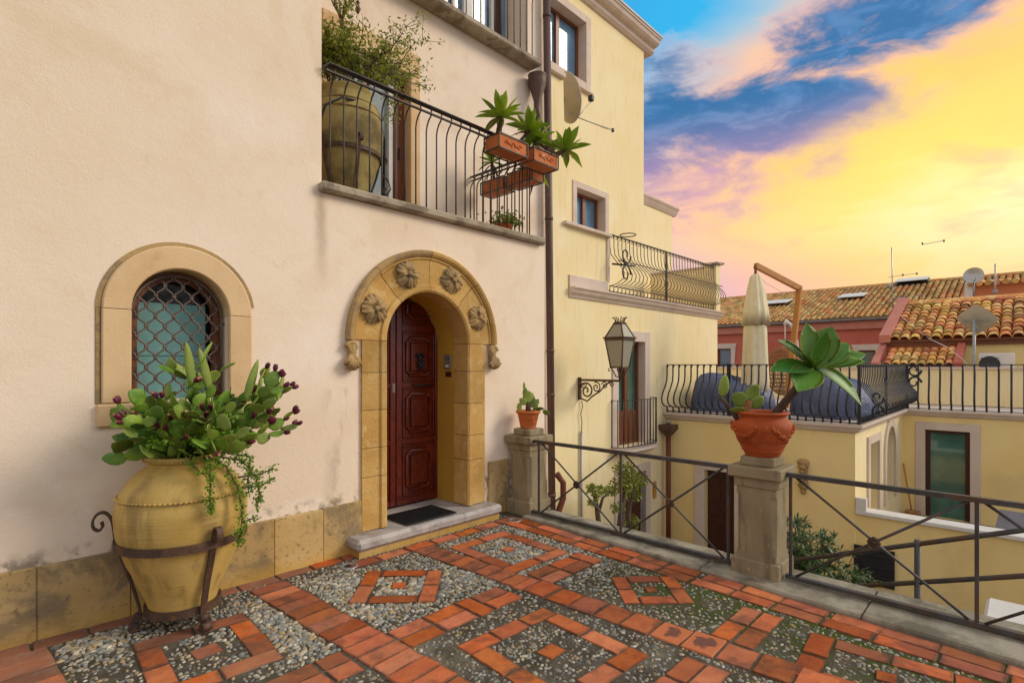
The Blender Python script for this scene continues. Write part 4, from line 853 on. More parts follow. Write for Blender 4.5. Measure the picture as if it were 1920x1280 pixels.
# bulging balusters
def s_bal(name, mat, r=.010, h=1.12, out=.28):
    P = [(0, h), (0, h*.80), (-.02, h*.66), (-.11, h*.53), (-.22, h*.41), (-.275, h*.30), (-.255, h*.21), (-.16, h*.145), (-.03, h*.115), (0, h*.10), (0, 0)]
    b = B().tube([(0, d*out/.275, z) for d, z in P], r, 5)
    b.tube([(0, .03+.02*math.cos(a), h-.03+.02*math.sin(a)) for a in [pi*.5+i*.45 for i in range(13)]], r*.8, 4)
    b.tube([(0, .03+.018*math.cos(a), .03+.018*math.sin(a)) for a in [pi*.5+i*.45 for i in range(13)]], r*.8, 4)
    return b.mesh(name, mat)
def rail_run(P, name, a, c, z0, mat, mesh, step, rot, r=.02, h=1.12):
    a = Vector((*a, z0)); c = Vector((*c, z0)); t = B().tube([a+Vector((0, 0, h)), c+Vector((0, 0, h))], 0, flat=(.045, .02)).obj(name, mat, P)
    B().tube([a+Vector((0, 0, .02)), c+Vector((0, 0, .02))], 0, flat=(.04, .018)).obj('bottom_rail', mat, t); B().tube([a+Vector((0, 0, h*.115)), c+Vector((0, 0, h*.115))], 0, flat=(.03, .014)).obj('mid_rail', mat, t)
    n = round((c-a).length/step)
    for i in range(n+1): inst('baluster', mesh, a.lerp(c, i/n), t, (0, 0, rot))
    return t
def scroll(P, c, ax, sgn, mat, r=.012, k=1.0):               # C-scroll ornament in the vertical plane along ax
    ax = Vector(ax); c = Vector(c); up = Vector((0, 0, 1)); pts = []
    for i in range(26):
        t = i/25; rad = (.05+.13*t)*k; an = (1-t)*2.2*pi; pts.append(c+up*(sgn*.17*k)*1+ax*rad*math.cos(an)*.9+up*sgn*(-rad*math.sin(an)))
    B().tube(pts, [r*(.7+.5*i/25) for i in range(26)], 6).obj('scroll', mat, P)
sbY = s_bal('baluster', MT['iron'], .009, 1.17, .34)
YR = rail_run(Y, 'terrace_railing', (9.13, 6.08), (14.04, 6.08), 3.16, MT['iron'], sbY, .148, 0, .02, 1.17)
for x in (11.45,): B().box(x-.022, 6.05, 3.16, x+.022, 6.09, 4.33).obj('post', MT['iron'], YR)
B().tube([(9.12, 5.86, 3.78), (14.1, 5.86, 3.78)], 0, flat=(.03, .012)).obj('waist_rail', MT['iron'], YR)
B().tube([(9.10, 6.0, 3.72), (9.6, 5.80, 3.72)], .02, 8).obj('spike', MT['iron'], YR)
scroll(YR, (9.35, 5.84, 3.72), (1, 0, 0), 1, MT['iron'], .016, 1.1); scroll(YR, (9.35, 5.84, 3.72), (1, 0, 0), -1, MT['iron'], .016, 1.1)
for x in (9.55, 13.95): B().tube([(x+.16*math.cos(2*pi*i/20), 6.08-.16-.16*math.sin(2*pi*i/20), 4.36) for i in range(21)], .011, 5, False).obj('pot_ring', MT['iron'], YR)
# street lamp on a scrolled bracket
t = thing('wall_lantern', 'dark iron street lantern with frosted panes on a scrolled wall bracket', 'street lamp', (8.12, 6.1, 1.3)); LX = 8.12
B().box(LX-.025, 5.20, 1.40, LX+.025, 6.1, 1.44, .004).obj('bracket_arm', MT['iron_rust'], t); B().box(LX-.03, 6.05, 1.05, LX+.03, 6.1, 1.47, .004).obj('wall_plate', MT['iron_rust'], t)
def spiral(b, y, z, r0, r1, turns, ph, rr=.012, sg=1):
    b.tube([(LX, y+sg*(r0+(r1-r0)*i/24)*math.cos(ph+turns*2*pi*i/24), z+(r0+(r1-r0)*i/24)*math.sin(ph+turns*2*pi*i/24)) for i in range(25)], rr, 5)
b = B(); spiral(b, 5.92, 1.22, .16, .02, 1.6, .5, .016); b.obj('scroll', MT['iron_rust'], t); b = B(); spiral(b, 5.70, 1.29, .10, .015, 1.5, 1.2, .013); b.obj('scroll', MT['iron_rust'], t)
b = B(); spiral(b, 5.52, 1.33, .07, .01, 1.4, .2, .011); b.obj('scroll', MT['iron_rust'], t); b = B(); spiral(b, 5.37, 1.35, .05, .01, 1.4, .2, .010); b.obj('scroll', MT['iron_rust'], t); b = B(); spiral(b, 5.99, 1.33, .07, .01, 1.3, 2.5, .011); b.obj('scroll', MT['iron_rust'], t)
B().tube([(LX, 6.07, 1.08), (LX, 5.9, 1.03), (LX, 5.78, 1.13), (LX, 5.62, 1.22), (LX, 5.5, 1.34), (LX, 5.4, 1.40)], .015, 6).obj('brace', MT['iron_rust'], t)
cx, cy = LX, 5.20
B().tube([(cx, cy, 1.42), (cx, cy, 1.66)], .018, 8).obj('stem', MT['iron_rust'], t)
for k in range(4):
    a = pi/4+k*pi/2; e = Vector((math.cos(a), math.sin(a), 0)); c = Vector((cx, cy, 0))
    B().tube([c+Vector((0, 0, 1.48)), c+e*.07+Vector((0, 0, 1.5)), c+e*.12+Vector((0, 0, 1.6)), c+e*.17+Vector((0, 0, 1.66)), c+e*.20+Vector((0, 0, 1.63)), c+e*.19+Vector((0, 0, 1.59)), c+e*.165+Vector((0, 0, 1.605))], .010, 6).obj('foot_scroll', MT['iron_rust'], t)
def frustum(b, w0, z0, w1, z1, th=0):
    vs = [(cx+x*w/2, cy+y*w/2, z) for w, z in ((w0, z0), (w1, z1)) for x, y in ((-1, -1), (1, -1), (1, 1), (-1, 1))]; b.add(vs, [(i, (i+1) % 4, (i+1) % 4+4, i+4) for i in range(4)])
for w0, z0, w1, z1, nm in ((.23, 1.66, .36, 2.13, 'body'), (.36, 2.19, .15, 2.42, 'hood')):
    for i in range(4):
        q = [(-1, -1), (1, -1), (1, 1), (-1, 1)]; a, c = q[i], q[(i+1) % 4]
        B().add([(cx+a[0]*w0/2, cy+a[1]*w0/2, z0), (cx+c[0]*w0/2, cy+c[1]*w0/2, z0), (cx+c[0]*w1/2, cy+c[1]*w1/2, z1), (cx+a[0]*w1/2, cy+a[1]*w1/2, z1)], [(0, 1, 2, 3)]).obj('pane', MT['frost'], t)
        B().tube([(cx+a[0]*w0/2, cy+a[1]*w0/2, z0), (cx+a[0]*w1/2, cy+a[1]*w1/2, z1)], .014, 5).obj('corner_bar', MT['iron_rust'], t)
B().box(cx-.125, cy-.125, 1.645, cx+.125, cy+.125, 1.672, .004).obj('base_frame', MT['iron_rust'], t); B().box(cx-.20, cy-.20, 2.13, cx+.20, cy+.20, 2.165, .006).obj('eave', MT['iron_rust'], t); B().box(cx-.215, cy-.215, 2.165, cx+.215, cy+.215, 2.192, .006).obj('eave', MT['iron_rust'], t)
B().box(cx-.085, cy-.085, 2.41, cx+.085, cy+.085, 2.45, .005).obj('crown_base', MT['iron_rust'], t)
for k in range(8): a = 2*pi*k/8; e = Vector((math.cos(a), math.sin(a), 0)); c = Vector((cx, cy, 0)); B().tube([c+e*.075+Vector((0, 0, 2.44)), c+e*.085+Vector((0, 0, 2.50)), c+e*.12+Vector((0, 0, 2.54)), c+e*.13+Vector((0, 0, 2.525))], [.014, .008, .008, .012], 5).obj('crown_spike', MT['iron_rust'], t)
# dish and aerial behind the end pier
t = thing('satellite_dish', 'large beige satellite dish behind the yellow pier under the top window', 'satellite dish', (8.35, 6.9, 6.3)); dc = Vector((8.46, 6.62, 7.02)); dn = Vector((.88, -.30, .30)).normalized(); M3 = zframe(dn, (0, 0, 1))
b = B(); b.lathe([(.001, -.10), (.15, -.092), (.3, -.06), (.42, 0), (.43, .004), (.42, -.012), (.3, -.075), (.15, -.105), (.001, -.113)], n=32)
b.v = [tuple(dc+M3 @ Vector((x*1.12, y*.98, z))) for x, y, z in b.v]; b.obj('reflector', MT['dish'], t)
B().tube([dc-dn*.12, dc-dn*.3+Vector((0, 0, -.15)), dc-dn*.3+Vector((0, 0, -.9))], .03, 8).obj('mount', MT['galv'], t)
fe = dc+dn*.55+Vector((.05, 0, -.05)); B().tube([dc+M3 @ Vector((-.46, 0, .0)), fe+Vector((0, 0, -.06))], .012, 6).obj('feed_arm', MT['steel'], t); B().box(fe.x-.05, fe.y-.05, fe.z-.05, fe.x+.05, fe.y+.05, fe.z+.07, .015).obj('feed_head', MT['black'], t)
t = thing('yagi_aerial', 'long thin yagi television aerial beneath the beige dish', 'aerial', (9.2, 6.6, 6.75)); B().tube([(8.2, 6.6, 6.66), (9.95, 6.55, 6.83)], .012, 5).obj('boom', MT['steel'], t); B().box(9.93, 6.53, 6.79, 9.99, 6.58, 6.87, .01).obj('end_cap', MT['black'], t)
for i in range(18): x = 8.3+i*.09; z = 6.67+.097*(x-8.3); B().tube([(x, 6.5, z-.04), (x, 6.68, z+.05)], .0045, 4).obj('element', MT['steel'], t)

# ---------------------------------------------------------------- house with the wide terrace
K = thing('terrace_house', 'ochre yellow house wing with wide roof terrace across the lane', 'house', (12, 3, -2.8)); UW = 11.45; mF = umap(UW); mS = vmap(2.30); UX = 16.5; mX = umap(UX)
wall(mF, 2.30, 6.1, -2.9, .45, [(4.50, 5.15, -2.8, -.6)], .2).obj('front_wall', MT['yellow2'], K)
wall(mF, -8, 2.298, -2.9, -1.02).obj('court_wall', MT['yellow2'], K)
wall(mS, UW, UX, -2.9, .45, [(12.6, 13.5, -1.4, .12), (14.3, 15.4, -1.4, -.25, 'arch')], .35).obj('side_wall', MT['yellow'], K)
wall(mX, -8, 2.3, -2.9, .45, [(1.0, 1.84, -2.0, .12)], .15).obj('back_wall', MT['yellow2'], K)
B().box(UW+.01, -8, -2.1, UX, 2.29, -2.0).obj('court_floor', MT['ground'], K); B().box(UW-.06, -8, -1.018, UW+.30, 2.29, -.95, .008).obj('court_coping', MT['white'], K); B().box(UW-.05, 2.12, -.948, UW+.06, 2.285, -.72, .005).obj('court_coping', MT['white'], K)
cp = [(.3, .61), (-.14, .61), (-.14, .56), (-.10, .54), (-.06, .47), (0.02, .43), (.3, .43)]; kk = len(cp)
path = [lambda d: (UW+d, 6.09), lambda d: (UW+d, 2.30+d), lambda d: (UX+d, 2.30+d), lambda d: (UX+d, -8)]; vs = [(*p(d), z) for p in path for d, z in cp]
B().add(vs, [tuple(range(kk)), tuple(range(3*kk, 4*kk))]+[(q*kk+i, q*kk+(i+1) % kk, (q+1)*kk+(i+1) % kk, (q+1)*kk+i) for q in range(3) for i in range(kk)]).obj('cornice', MT['pale'], K)
B().box(UW+.2, 2.4, .45, 19.2, 9, .60).obj('terrace_deck', MT['pale'], K); B().box(UX+.2, -8, .45, 19.2, 2.4, .601).obj('terrace_deck', MT['pale'], K)
B().box(19.0, -8, .6, 19.2, 11, 1.58).obj('parapet', MT['yellow'], K); B().box(18.93, -8, 1.582, 19.27, 11, 1.64, .008).obj('parapet_coping', MT['pale'], K)
WD = B().box(UW+.15, 4.50, -2.8, UW+.2, 5.15, -.6).obj('lane_door', MT['wood_dark'], K)
for z0, z1 in ((-2.6, -1.75), (-1.62, -1.45), (-1.32, -.75)):
    for a, c in ((4.56, 4.79), (4.86, 5.09)): B().box(UW+.13, a, z0, UW+.155, c, z1, .012).obj('door_panel', MT['wood_dark'], WD)
for a, c in ((4.27, 4.499), (5.151, 5.38)): mbox(mF, a, c, -2.8, -.4, -.03, .01, .006).obj('surround', MT['pale'], WD)
mbox(mF, 4.5, 5.15, -.599, -.4, -.03, .01, .006).obj('surround', MT['pale'], WD)
GD = mbox(mX, 1.0, 1.84, -2.0, .12, .12, .15).obj('glass_door', MT['glass_green'], K)
for a, c, e, f in ((1.0, 1.09, -2, .12), (1.75, 1.84, -2, .12), (1.09, 1.75, .05, .12)): mbox(mX, a, c, e, f, .05, .118, .005).obj('door_frame', MT['wood_dark'], GD)
for a, c in ((.81, 1.0), (1.84, 2.03)): mbox(mX, a, c, -2.0, .31, -.03, .01, .006).obj('surround', MT['pale'], GD)
mbox(mX, 1.0, 1.84, .121, .31, -.03, .01, .006).obj('surround', MT['pale'], GD)
SW = mbox(mS, 12.6, 13.5, -1.4, .12, .33, .345).obj('side_window', MT['plastic'], K)
for a, c in ((12.42, 12.6), (13.5, 13.68)): mbox(mS, a, c, -1.4, .28, -.04, .01, .006).obj('surround', MT['pale'], SW)
mbox(mS, 12.6, 13.5, .121, .28, -.04, .01, .006).obj('surround', MT['pale'], SW)
AR = mbox(mS, 14.3, 15.4, -1.4, .32, .33, .345).obj('arched_niche', MT['plastic'], K); arcsweep(14.85, -.25, [(.55, .0), (.55, -.04), (.74, -.04), (.74, .01)], 0, pi, 2.3, 18).obj('surround', MT['pale'], AR)
for a, c in ((14.11, 14.3), (15.4, 15.59)): mbox(mS, a, c, -1.4, -.25, -.04, .01, .006).obj('surround', MT['pale'], AR)
SH = B().box(UW-.05, 1.70, -2.24, UW-.01, 2.31, -1.58).obj('metal_shutter', MT['black'], K)
for z in (-2.1, -1.93, -1.72): B().box(UW-.066, 1.75, z, UW-.049, 2.26, z+.025, .006).obj('ridge', MT['black'], SH)
sbW = s_bal('baluster', MT['iron_dark'], .017, 1.09, .26); zr = .615
K1 = rail_run(K, 'terrace_railing', (UW-.02, 6.04), (UW-.02, 2.24), zr, MT['iron_dark'], sbW, .148, -pi/2, .02, 1.09); K2 = rail_run(K, 'terrace_railing', (UW-.02, 2.22), (UX-.1, 2.22), zr, MT['iron_dark'], s_bal('baluster', MT['iron_dark'], .011, 1.09, .26), .155, 0, .02, 1.09)
K3 = rail_run(K, 'terrace_railing', (UX-.02, 2.18), (UX-.02, -1.6), zr, MT['iron_dark'], s_bal('baluster', MT['iron_dark'], .022, 1.09, .1), .212, -pi/2, .02, 1.09)
for x, y in ((UW-.03, 2.23), (UW-.02, 4.62), (UX-.03, 2.2), (13.9, 2.22)): B().box(x-.025, y-.025, zr, x+.025, y+.025, zr+1.12).obj('post', MT['iron_dark'], K1)
for sg in (1, -1): scroll(K2, (UW+.12, 1.98, .98), (.7, -.7, 0), sg, MT['iron_dark'], .022, .8)
for sg in (1, -1): scroll(K3, (UX-.06, 2.05, 1.42), (0, -1, 0), sg, MT['iron_dark'], .022, .9)
# rain hopper and oxide red pipe in the corner
t = thing('drain_hopper', 'brown square rain hopper on an oxide red downpipe in the yellow corner', 'drain pipe', (11.3, 5.9, -2.8)); b = B(); hx, hy = 11.28, 5.93
vs = [(hx+sx*w/2, hy+sy*w/2, z) for w, z in ((.10, .08), (.30, .24), (.32, .24), (.32, .34)) for sx, sy in ((-1, -1), (1, -1), (1, 1), (-1, 1))]
b.add(vs, [(k*4+i, k*4+(i+1) % 4, k*4+4+(i+1) % 4, k*4+4+i) for k in range(3) for i in range(4)]+[(12, 13, 14, 15)]).obj('hopper', MT['pipe'], t); B().tube([(hx, hy, -2.8), (hx, hy, .1)], .055, 10).obj('pipe', MT['pipe_red'], t); B().ball((hx, hy, .40), .055, 10, 8).obj('grating_ball', MT['galv'], t)
t = thing('stone_mask', 'carved grey stone mask hung on the yellow wall behind the pillar', 'wall ornament', (11.4, 3.16, -.75))
b = B()
for z, w, d in ((-.74, .05, .05), (-.64, .10, .08), (-.54, .085, .09), (-.45, .10, .10), (-.36, .075, .08), (-.27, .10, .10), (-.19, .11, .09)): b.ball((11.42, 3.16, z), 1, 10, 7, (d, w, .075))
for k in range(14): b.ball((11.35+R.uniform(-.02, .02), 3.16+R.uniform(-.08, .08), R.uniform(-.72, -.2)), R.uniform(.02, .035), 6, 5)
b.obj('carving', MT['tufa_dark'], t)
for sy in (-.04, .04): B().ball((11.345, 3.16+sy, -.40), .018, 8, 6).obj('eye', MT['tufa_dark'], t)
t = thing('broom', 'broom handle leaning on the yellow court wall by the glass door', 'broom', (16.2, 1.9, -2.0)); B().tube([(16.2, 2.05, -2.0), (16.40, 2.26, -.75)], .018, 6).obj('handle', MT['teak'], t); B().box(16.1, 1.9, -2.0, 16.3, 2.2, -1.85, .02).obj('head', MT['rattan'], t)
t = thing('court_board', 'dark grey tilted lounger back inside the courtyard', 'board', (13.6, .2, -2.0)); b = B(); b.add([(13.3, .50, -1.55), (13.3, -.6, -1.55), (14.2, -.6, -1.13), (14.2, .42, -1.13), (13.3, .50, -1.61), (13.3, -.6, -1.61), (14.2, -.6, -1.19), (14.2, .42, -1.19)], [(0, 1, 2, 3), (4, 5, 6, 7), (0, 1, 5, 4), (1, 2, 6, 5), (2, 3, 7, 6), (3, 0, 4, 7)]); b.obj('tilted_board', MT['gutter'], t)  # plain dark grey tilted panel, its use not known
B().box(13.3, -.55, -2.0, 13.36, -.5, -1.6).obj('leg', MT['galv'], t); B().box(13.3, .4, -2.0, 13.36, .45, -1.6).obj('leg', MT['galv'], t)
# pipe handrail on the stair outside the fence
t = thing('pipe_handrail', 'grey galvanised pipe handrail of the steps below the fence', 'handrail', (6.3, .8, -1))
for p in (((6.3, 2.0, -.48), (6.3, -2.2, 1.18)), ((6.3, 1.45, -.60), (6.3, -2.2, .71))): B().tube(p, .023, 8).obj('rail', MT['iron_fence'], t)
for v in (.76, -.9, 1.95): B().tube([(6.3, v, -2.8), (6.3, v, .02-.395*(v-.76)+.03)], .026, 8).obj('post', MT['iron_fence'], t)
tag(B().box(5.12, -.9, -2.8, 5.62, .24, -.115, .02).obj('marble_block', MT['white']), 'white marble block just beyond the kerb at the right edge', 'stone block')
# ---------------------------------------------------------------- things on the wide terrace
def cover(name, lb, cx, cy, hx, hy, h, rz, seed):
    rs = random.Random(seed); n = 40; lv = [(0, 1.0), (.12, 1.02), (.45, .99), (.72, .93), (.88, .8), (.96, .6), (1.0, .3), (1.01, .02)]; vs = []; fs = []
    ph = [rs.uniform(0, 6) for _ in range(6)]
    for i, (z, k) in enumerate(lv):
        for j in range(n):
            a = 2*pi*j/n; c, s = math.cos(a), math.sin(a); e = .45; x = hx*k*math.copysign(abs(c)**e, c); y = hy*k*math.copysign(abs(s)**e, s)
            f = 1+(.045*math.sin(5*a+ph[0])+.03*math.sin(11*a+ph[1])+.02*math.sin(23*a+ph[4]+4*z))*(1-z*.6); zz = h*z*(1-.22*(x/hx)*(1 if z > .3 else .3)+.06*math.sin(3*a+ph[2])*z+.05*math.sin(7*a+ph[3])*k*z)
            X, Y_ = x*f, y*f; vs.append((cx+X*math.cos(rz)-Y_*math.sin(rz), cy+X*math.sin(rz)+Y_*math.cos(rz), .605+max(0, zz)))
    for i in range(len(lv)-1):
        for j in range(n): fs.append((i*n+j, i*n+(j+1) % n, (i+1)*n+(j+1) % n, (i+1)*n+j))
    return tag(B().add(vs, fs, True).obj(name, MT['blue']), lb, 'covered furniture', 'furniture under blue covers on the terrace')
cover('covered_furniture', 'furniture under a blue cover at the left end of the terrace', 12.75, 5.05, .86, .5, .80, -pi/2+.1, 4); cover('covered_furniture', 'furniture under a blue cover at the terrace corner behind the agave', 12.85, 2.98, .74, .52, .86, -pi/2-.35, 9)
t = thing('garden_parasol', 'closed cream cantilever parasol with bent wooden pole on the terrace', 'parasol', (13.9, 4.2, .6))
top = Vector((14.08, 3.98, 3.55)); tip = Vector((12.72, 4.52, 3.98))
B().tube([(13.9, 4.22, .6), top], 0, flat=(.11, .13), up=(1, 0, 0)).obj('pole', MT['teak'], t); B().tube([top+Vector((.03, -.01, -.02)), tip], 0, flat=(.10, .12)).obj('arm', MT['teak'], t)
B().tube([tip, (12.72, 4.52, 3.72)], .03, 8).obj('hanger', MT['wood'], t); B().tube([tip+Vector((0, 0, -.1)), (13.0, 4.4, 3.6), (13.5, 4.2, 3.42), top+Vector((0, 0, -.1))], .005, 4).obj('cord', MT['galv'], t)
def fold(a, z): return .055*min(1, z0f(z))*(.55*math.sin(6*a+1)+.45*math.sin(11*a+2+z*1.3)+.2*math.sin(17*a))
def z0f(z): return max(.1, (2.7-z)/2.4)
B().lathe([(.20, .02), (.25, .0), (.27, .3), (.255, .9), (.24, 1.5), (.21, 1.95), (.19, 2.35), (.10, 2.68), (.05, 2.74), (.01, 2.75)], (12.72, 4.52, 1.0), 60, fold).obj('canopy', MT['canvas'], t)
B().lathe([(.24, 1.66), (.275, 1.60), (.25, 1.95), (.185, 2.4), (.11, 2.72), (.06, 2.77), (.001, 2.79)], (12.72, 4.52, 1.0), 48, lambda a, z: .055*math.sin(4*a+.5)*z0f(z)+.015*math.sin(9*a)).obj('vent_flap', MT['canvas'], t)
B().box(13.5, 3.8, .60, 14.3, 4.6, .66, .01).obj('base', MT['pale'], t)
t = thing('hanging_chair', 'round rattan hanging chair on a white stand behind the parasol pole', 'chair', (14.6, 4.3, .6)); c = Vector((14.55, 4.45, 1.55)); RX = .46
for k in range(18):
    a = pi*k/18; B().tube([c+Vector((RX*math.cos(a)*math.cos(q), RX*math.sin(a)*math.cos(q), .62*math.sin(q))) for q in [2*pi*i/28 for i in range(29)]], .011, 4, False).obj('rib', MT['rattan'], t)
for z in (-.5, -.4, -.3, -.2, -.1, 0, .1, .2, .3, .4, .5):
    rr = RX*math.sqrt(max(0, 1-(z/.62)**2)); B().tube([c+Vector((rr*math.cos(q), rr*math.sin(q), z)) for q in [2*pi*i/24 for i in range(25)]], .012, 4, False).obj('hoop', MT['rattan'], t)
B().tube([(15.2, 4.2, .6), (15.2, 4.3, 1.6), (15.15, 4.35, 2.3), (14.95, 4.4, 2.7), (14.6, 4.44, 2.82), (14.55, 4.45, 2.72)], .04, 8).obj('stand', MT['white'], t); B().tube([(14.55, 4.45, 2.75), (14.55, 4.45, 2.16)], .012, 5).obj('chain', MT['white'], t)
b = B(); b.lathe([(.001, 0), (.5, 0), (.5, .04), (.001, .05)], (14.9, 4.4, .605), 28).obj('foot', MT['white'], t)
# ---------------------------------------------------------------- houses behind
PH = thing('pink_house', 'brick pink house with long weathered tile roof in the background', 'house', (30, 8, -2.8)); mP = umap(30.0)
wall(mP, -4, 24, -2.9, 3.9, [(11.98, 12.75, 1.2, 2.62), (5.2, 5.9, 1.2, 2.40)], .2).obj('wall', MT['pink'], PH)
B().box(29.86, -4, 3.42, 29.999, 24, 3.80).obj('eaves_band', MT['salmon'], PH); B().tube([(29.75, -4, 3.86), (29.75, 24, 3.86)], .075, 8).obj('gutter', MT['gutter'], PH)
B().add([(30, 24, -2.9), (38, 24, -2.9), (38, 24, 3.9), (36.5, 24, 6.1), (30, 24, 3.9)], [(0, 1, 2, 3, 4)]).obj('gable', MT['pink'], PH)
for s0, s1, z0, z1 in ((11.98, 12.75, 1.2, 2.62), (5.2, 5.9, 1.2, 2.40)):
    w = mbox(mP, s0, s1, z0, z1, .16, .19).obj('window', MT['glass'], PH)
    for a, c, e, f in ((s0, s0+.08, z0, z1), (s1-.08, s1, z0, z1), (s0+.08, s1-.08, z1-.08, z1)): mbox(mP, a, c, e, f, .10, .158).obj('window_frame', MT['wood'], w)
    poly = [(s0-.22, z0), (s0-.28, z0+.5), (s0-.2, z0+.55), (s0-.26, z1+.1), (s0-.32, z1+.28), (s1+.3, z1+.28), (s1+.22, z1+.1), (s1+.28, z0+.6), (s1+.2, z0), (s1, z0), (s1, z1), (s0, z1), (s0, z0)]
    B().prism(poly, mP, -.035, .01).obj('surround', MT['pale'], w)
def far_roof():
    e = Vector((29.72, 0, 3.92)); r = Vector((36.4, 0, 6.18)); d = (r-e); Ls = d.length; d /= Ls; nrm = Vector((-d.z, 0, d.x)); rs = np.random.RandomState(5)
    B().add([(29.7, -4, 3.87), (29.7, 24.2, 3.87), (36.4, 24.2, 6.12), (36.4, -4, 6.12)], [(0, 1, 2, 3)]).obj('roof_deck', MT['wood'], PH)
    V = []; F = []; C = []; step, ex = .255, .335; n = 5
    pal = [(.62, .38, .14), (.52, .30, .11), (.70, .46, .19), (.66, .32, .13), (.46, .31, .15), (.72, .25, .09), (.62, .50, .20), (.38, .24, .11)]; pr = [.2, .18, .16, .12, .12, .06, .08, .08]
    for i in range(int(28/step)):
        v = -3.9+i*step
        for k in range(int(Ls/ex)+1):
            s0 = k*ex; L = ex+.07; c = np.array(pal[rs.choice(8, p=pr)])*rs.uniform(.8, 1.15); k0 = len(V); jy = rs.uniform(-.012, .012)
            for q, (ss, rr, lift) in enumerate(((s0, .112, .035), (min(Ls, s0+L), .088, .0))):
                for j in range(n+1):
                    a = pi*j/n; p = e+d*ss+nrm*(rr*.85*math.sin(a)+lift); V.append((p.x, v+jy+rr*math.cos(a), p.z)); C.append(c)
            for j in range(n): F.append((k0+j, k0+j+1, k0+n+2+j, k0+n+1+j))
            k1 = len(V); p = e+d*s0+nrm*(-.0); V.append((p.x+.01, v+jy, p.z)); C.append(c*.25)
            for j in range(n): F.append((k0+j, k0+j+1, k1))
    me = bpy.data.meshes.new('roof_tiles'); me.from_pydata(V, [], F); a = me.color_attributes.new('tint', 'FLOAT_COLOR', 'POINT'); a.data.foreach_set('color', np.concatenate([np.array(C), np.ones((len(C), 1))], 1).ravel()); me.materials.append(MT['tile_far']); me.update()
    tag(inst('roof_tiles', me, (0, 0, 0), PH), kind='stuff')
    B().tube([(36.4, -4, 6.17), (36.4, 24.2, 6.17)], .15, 8).obj('ridge', MT['tile'], PH)
    for v0, v1, u, z in ((10.0, 11.4, 33.0, 5.02), (6.3, 7.5, 33.2, 5.08), (3.9, 5.3, 35.7, 5.98)):
        w = B(); o = d*.5; P = [Vector((u, v0, z+.12)), Vector((u, v1, z+.12)), Vector((u, v1, z+.12))+d*1.25, Vector((u, v0, z+.12))+d*1.25]; w.add([tuple(p) for p in P]+[tuple(p-nrm*.22) for p in P], [(0, 1, 2, 3), (0, 1, 5, 4), (1, 2, 6, 5), (2, 3, 7, 6), (3, 0, 4, 7)])
        w = w.obj('skylight', MT['glass_dark'], PH); q = [p+nrm*.06 for p in P]; lift = nrm*.35
        B().add([tuple(q[0]+lift*.3), tuple(q[1]+lift*.3), tuple(q[2]), tuple(q[3]), *[tuple(x) for x in (q[0]+lift*.2, q[1]+lift*.2, q[2]-nrm*.06, q[3]-nrm*.06)]], [(0, 1, 2, 3), (4, 5, 6, 7), (0, 1, 5, 4), (1, 2, 6, 5), (0, 3, 7, 4)]).obj('sash', MT['white'], w)
far_roof()
OH = thing('tiled_house', 'ochre house with sunlit clay tile roof and pink verge behind the terrace', 'house', (21, 1, -2.8)); mO = umap(21.0)
wall(mO, -6, 3.35, -2.9, 2.5).obj('wall', MT['yellow2'], OH); B().add([(21, 3.35, -2.9), (24.3, 3.35, -2.9), (24.3, 3.35, 3.9), (21, 3.35, 2.45)], [(0, 1, 2, 3)]).obj('gable_wall', MT['orange'], OH)
B().box(20.9, -6, 2.30, 21.0, 3.3, 2.43).obj('eaves_board', MT['wood'], OH); B().box(20.95, 1.6, 1.9, 20.998, 3.34, 2.299).obj('wall_patch', MT['orange'], OH)
def tile_roof(P, e, r, v0, v1, step, ex, seed, w0=.132):
    e, r = Vector(e), Vector(r); d = r-e; Ls = d.length; d /= Ls; nrm = Vector((-d.z, 0, d.x)); rs = random.Random(seed)
    rf = B().add([(e.x, v0, e.z-.03), (e.x, v1, e.z-.03), (r.x, v1, r.z-.03), (r.x, v0, r.z-.03)], [(0, 1, 2, 3)]).obj('roof', MT['brick_old'], P)
    ms = []
    for q in range(3):
        b = B(); n = 7; vs = []
        for x, rr, th in ((0, w0, 0), (ex+.09, w0*.8, -.028)):
            for o in (0, .016):
                for j in range(n+1): a = pi*j/n; vs.append((x+rs.uniform(-.006, .006), (rr-o)*math.cos(a), (rr*.9-o)*math.sin(a)+th))
        m = n+1; fs = [(j, j+1, 2*m+j+1, 2*m+j) for j in range(n)]+[(m+j, m+j+1, 3*m+j+1, 3*m+j) for j in range(n)]+[(j, j+1, m+j+1, m+j) for j in range(n)]; b.add(vs, fs, False); b.sm = [True]*n+[True]*n+[False]*n; ms.append(b.mesh('roof_tile', MT['tile']))
    v = v0+step/2
    while v < v1:
        for k in range(int(Ls/ex)):
            p = e+d*(k*ex+rs.gauss(0, .012))+nrm*(.035+rs.gauss(0, .004)); inst('roof_tile', ms[rs.randrange(3)], (p.x, v+rs.uniform(-.012, .012), p.z), rf, frame(d+Vector((0, rs.gauss(0, .02), rs.gauss(0, .012))), nrm+Vector((0, rs.gauss(0, .04), 0))))
        v += step
    return rf
tile_roof(OH, (20.78, 0, 2.47), (24.2, 0, 3.90), -.95, 3.2, .262, .33, 3); B().tube([(24.25, -6, 3.92), (24.25, 3.3, 3.92)], .13, 8).obj('ridge', MT['tile'], OH)
B().add([(20.72, 3.2, 2.42), (20.72, 3.5, 2.42), (24.4, 3.5, 4.02), (24.4, 3.2, 4.02), (20.72, 3.2, 2.66), (20.72, 3.5, 2.66), (24.4, 3.5, 4.2), (24.4, 3.2, 4.2)], [(4, 5, 6, 7), (0, 1, 5, 4), (1, 2, 6, 5), (3, 0, 4, 7), (2, 3, 7, 6)]).obj('verge', MT['salmon'], OH)
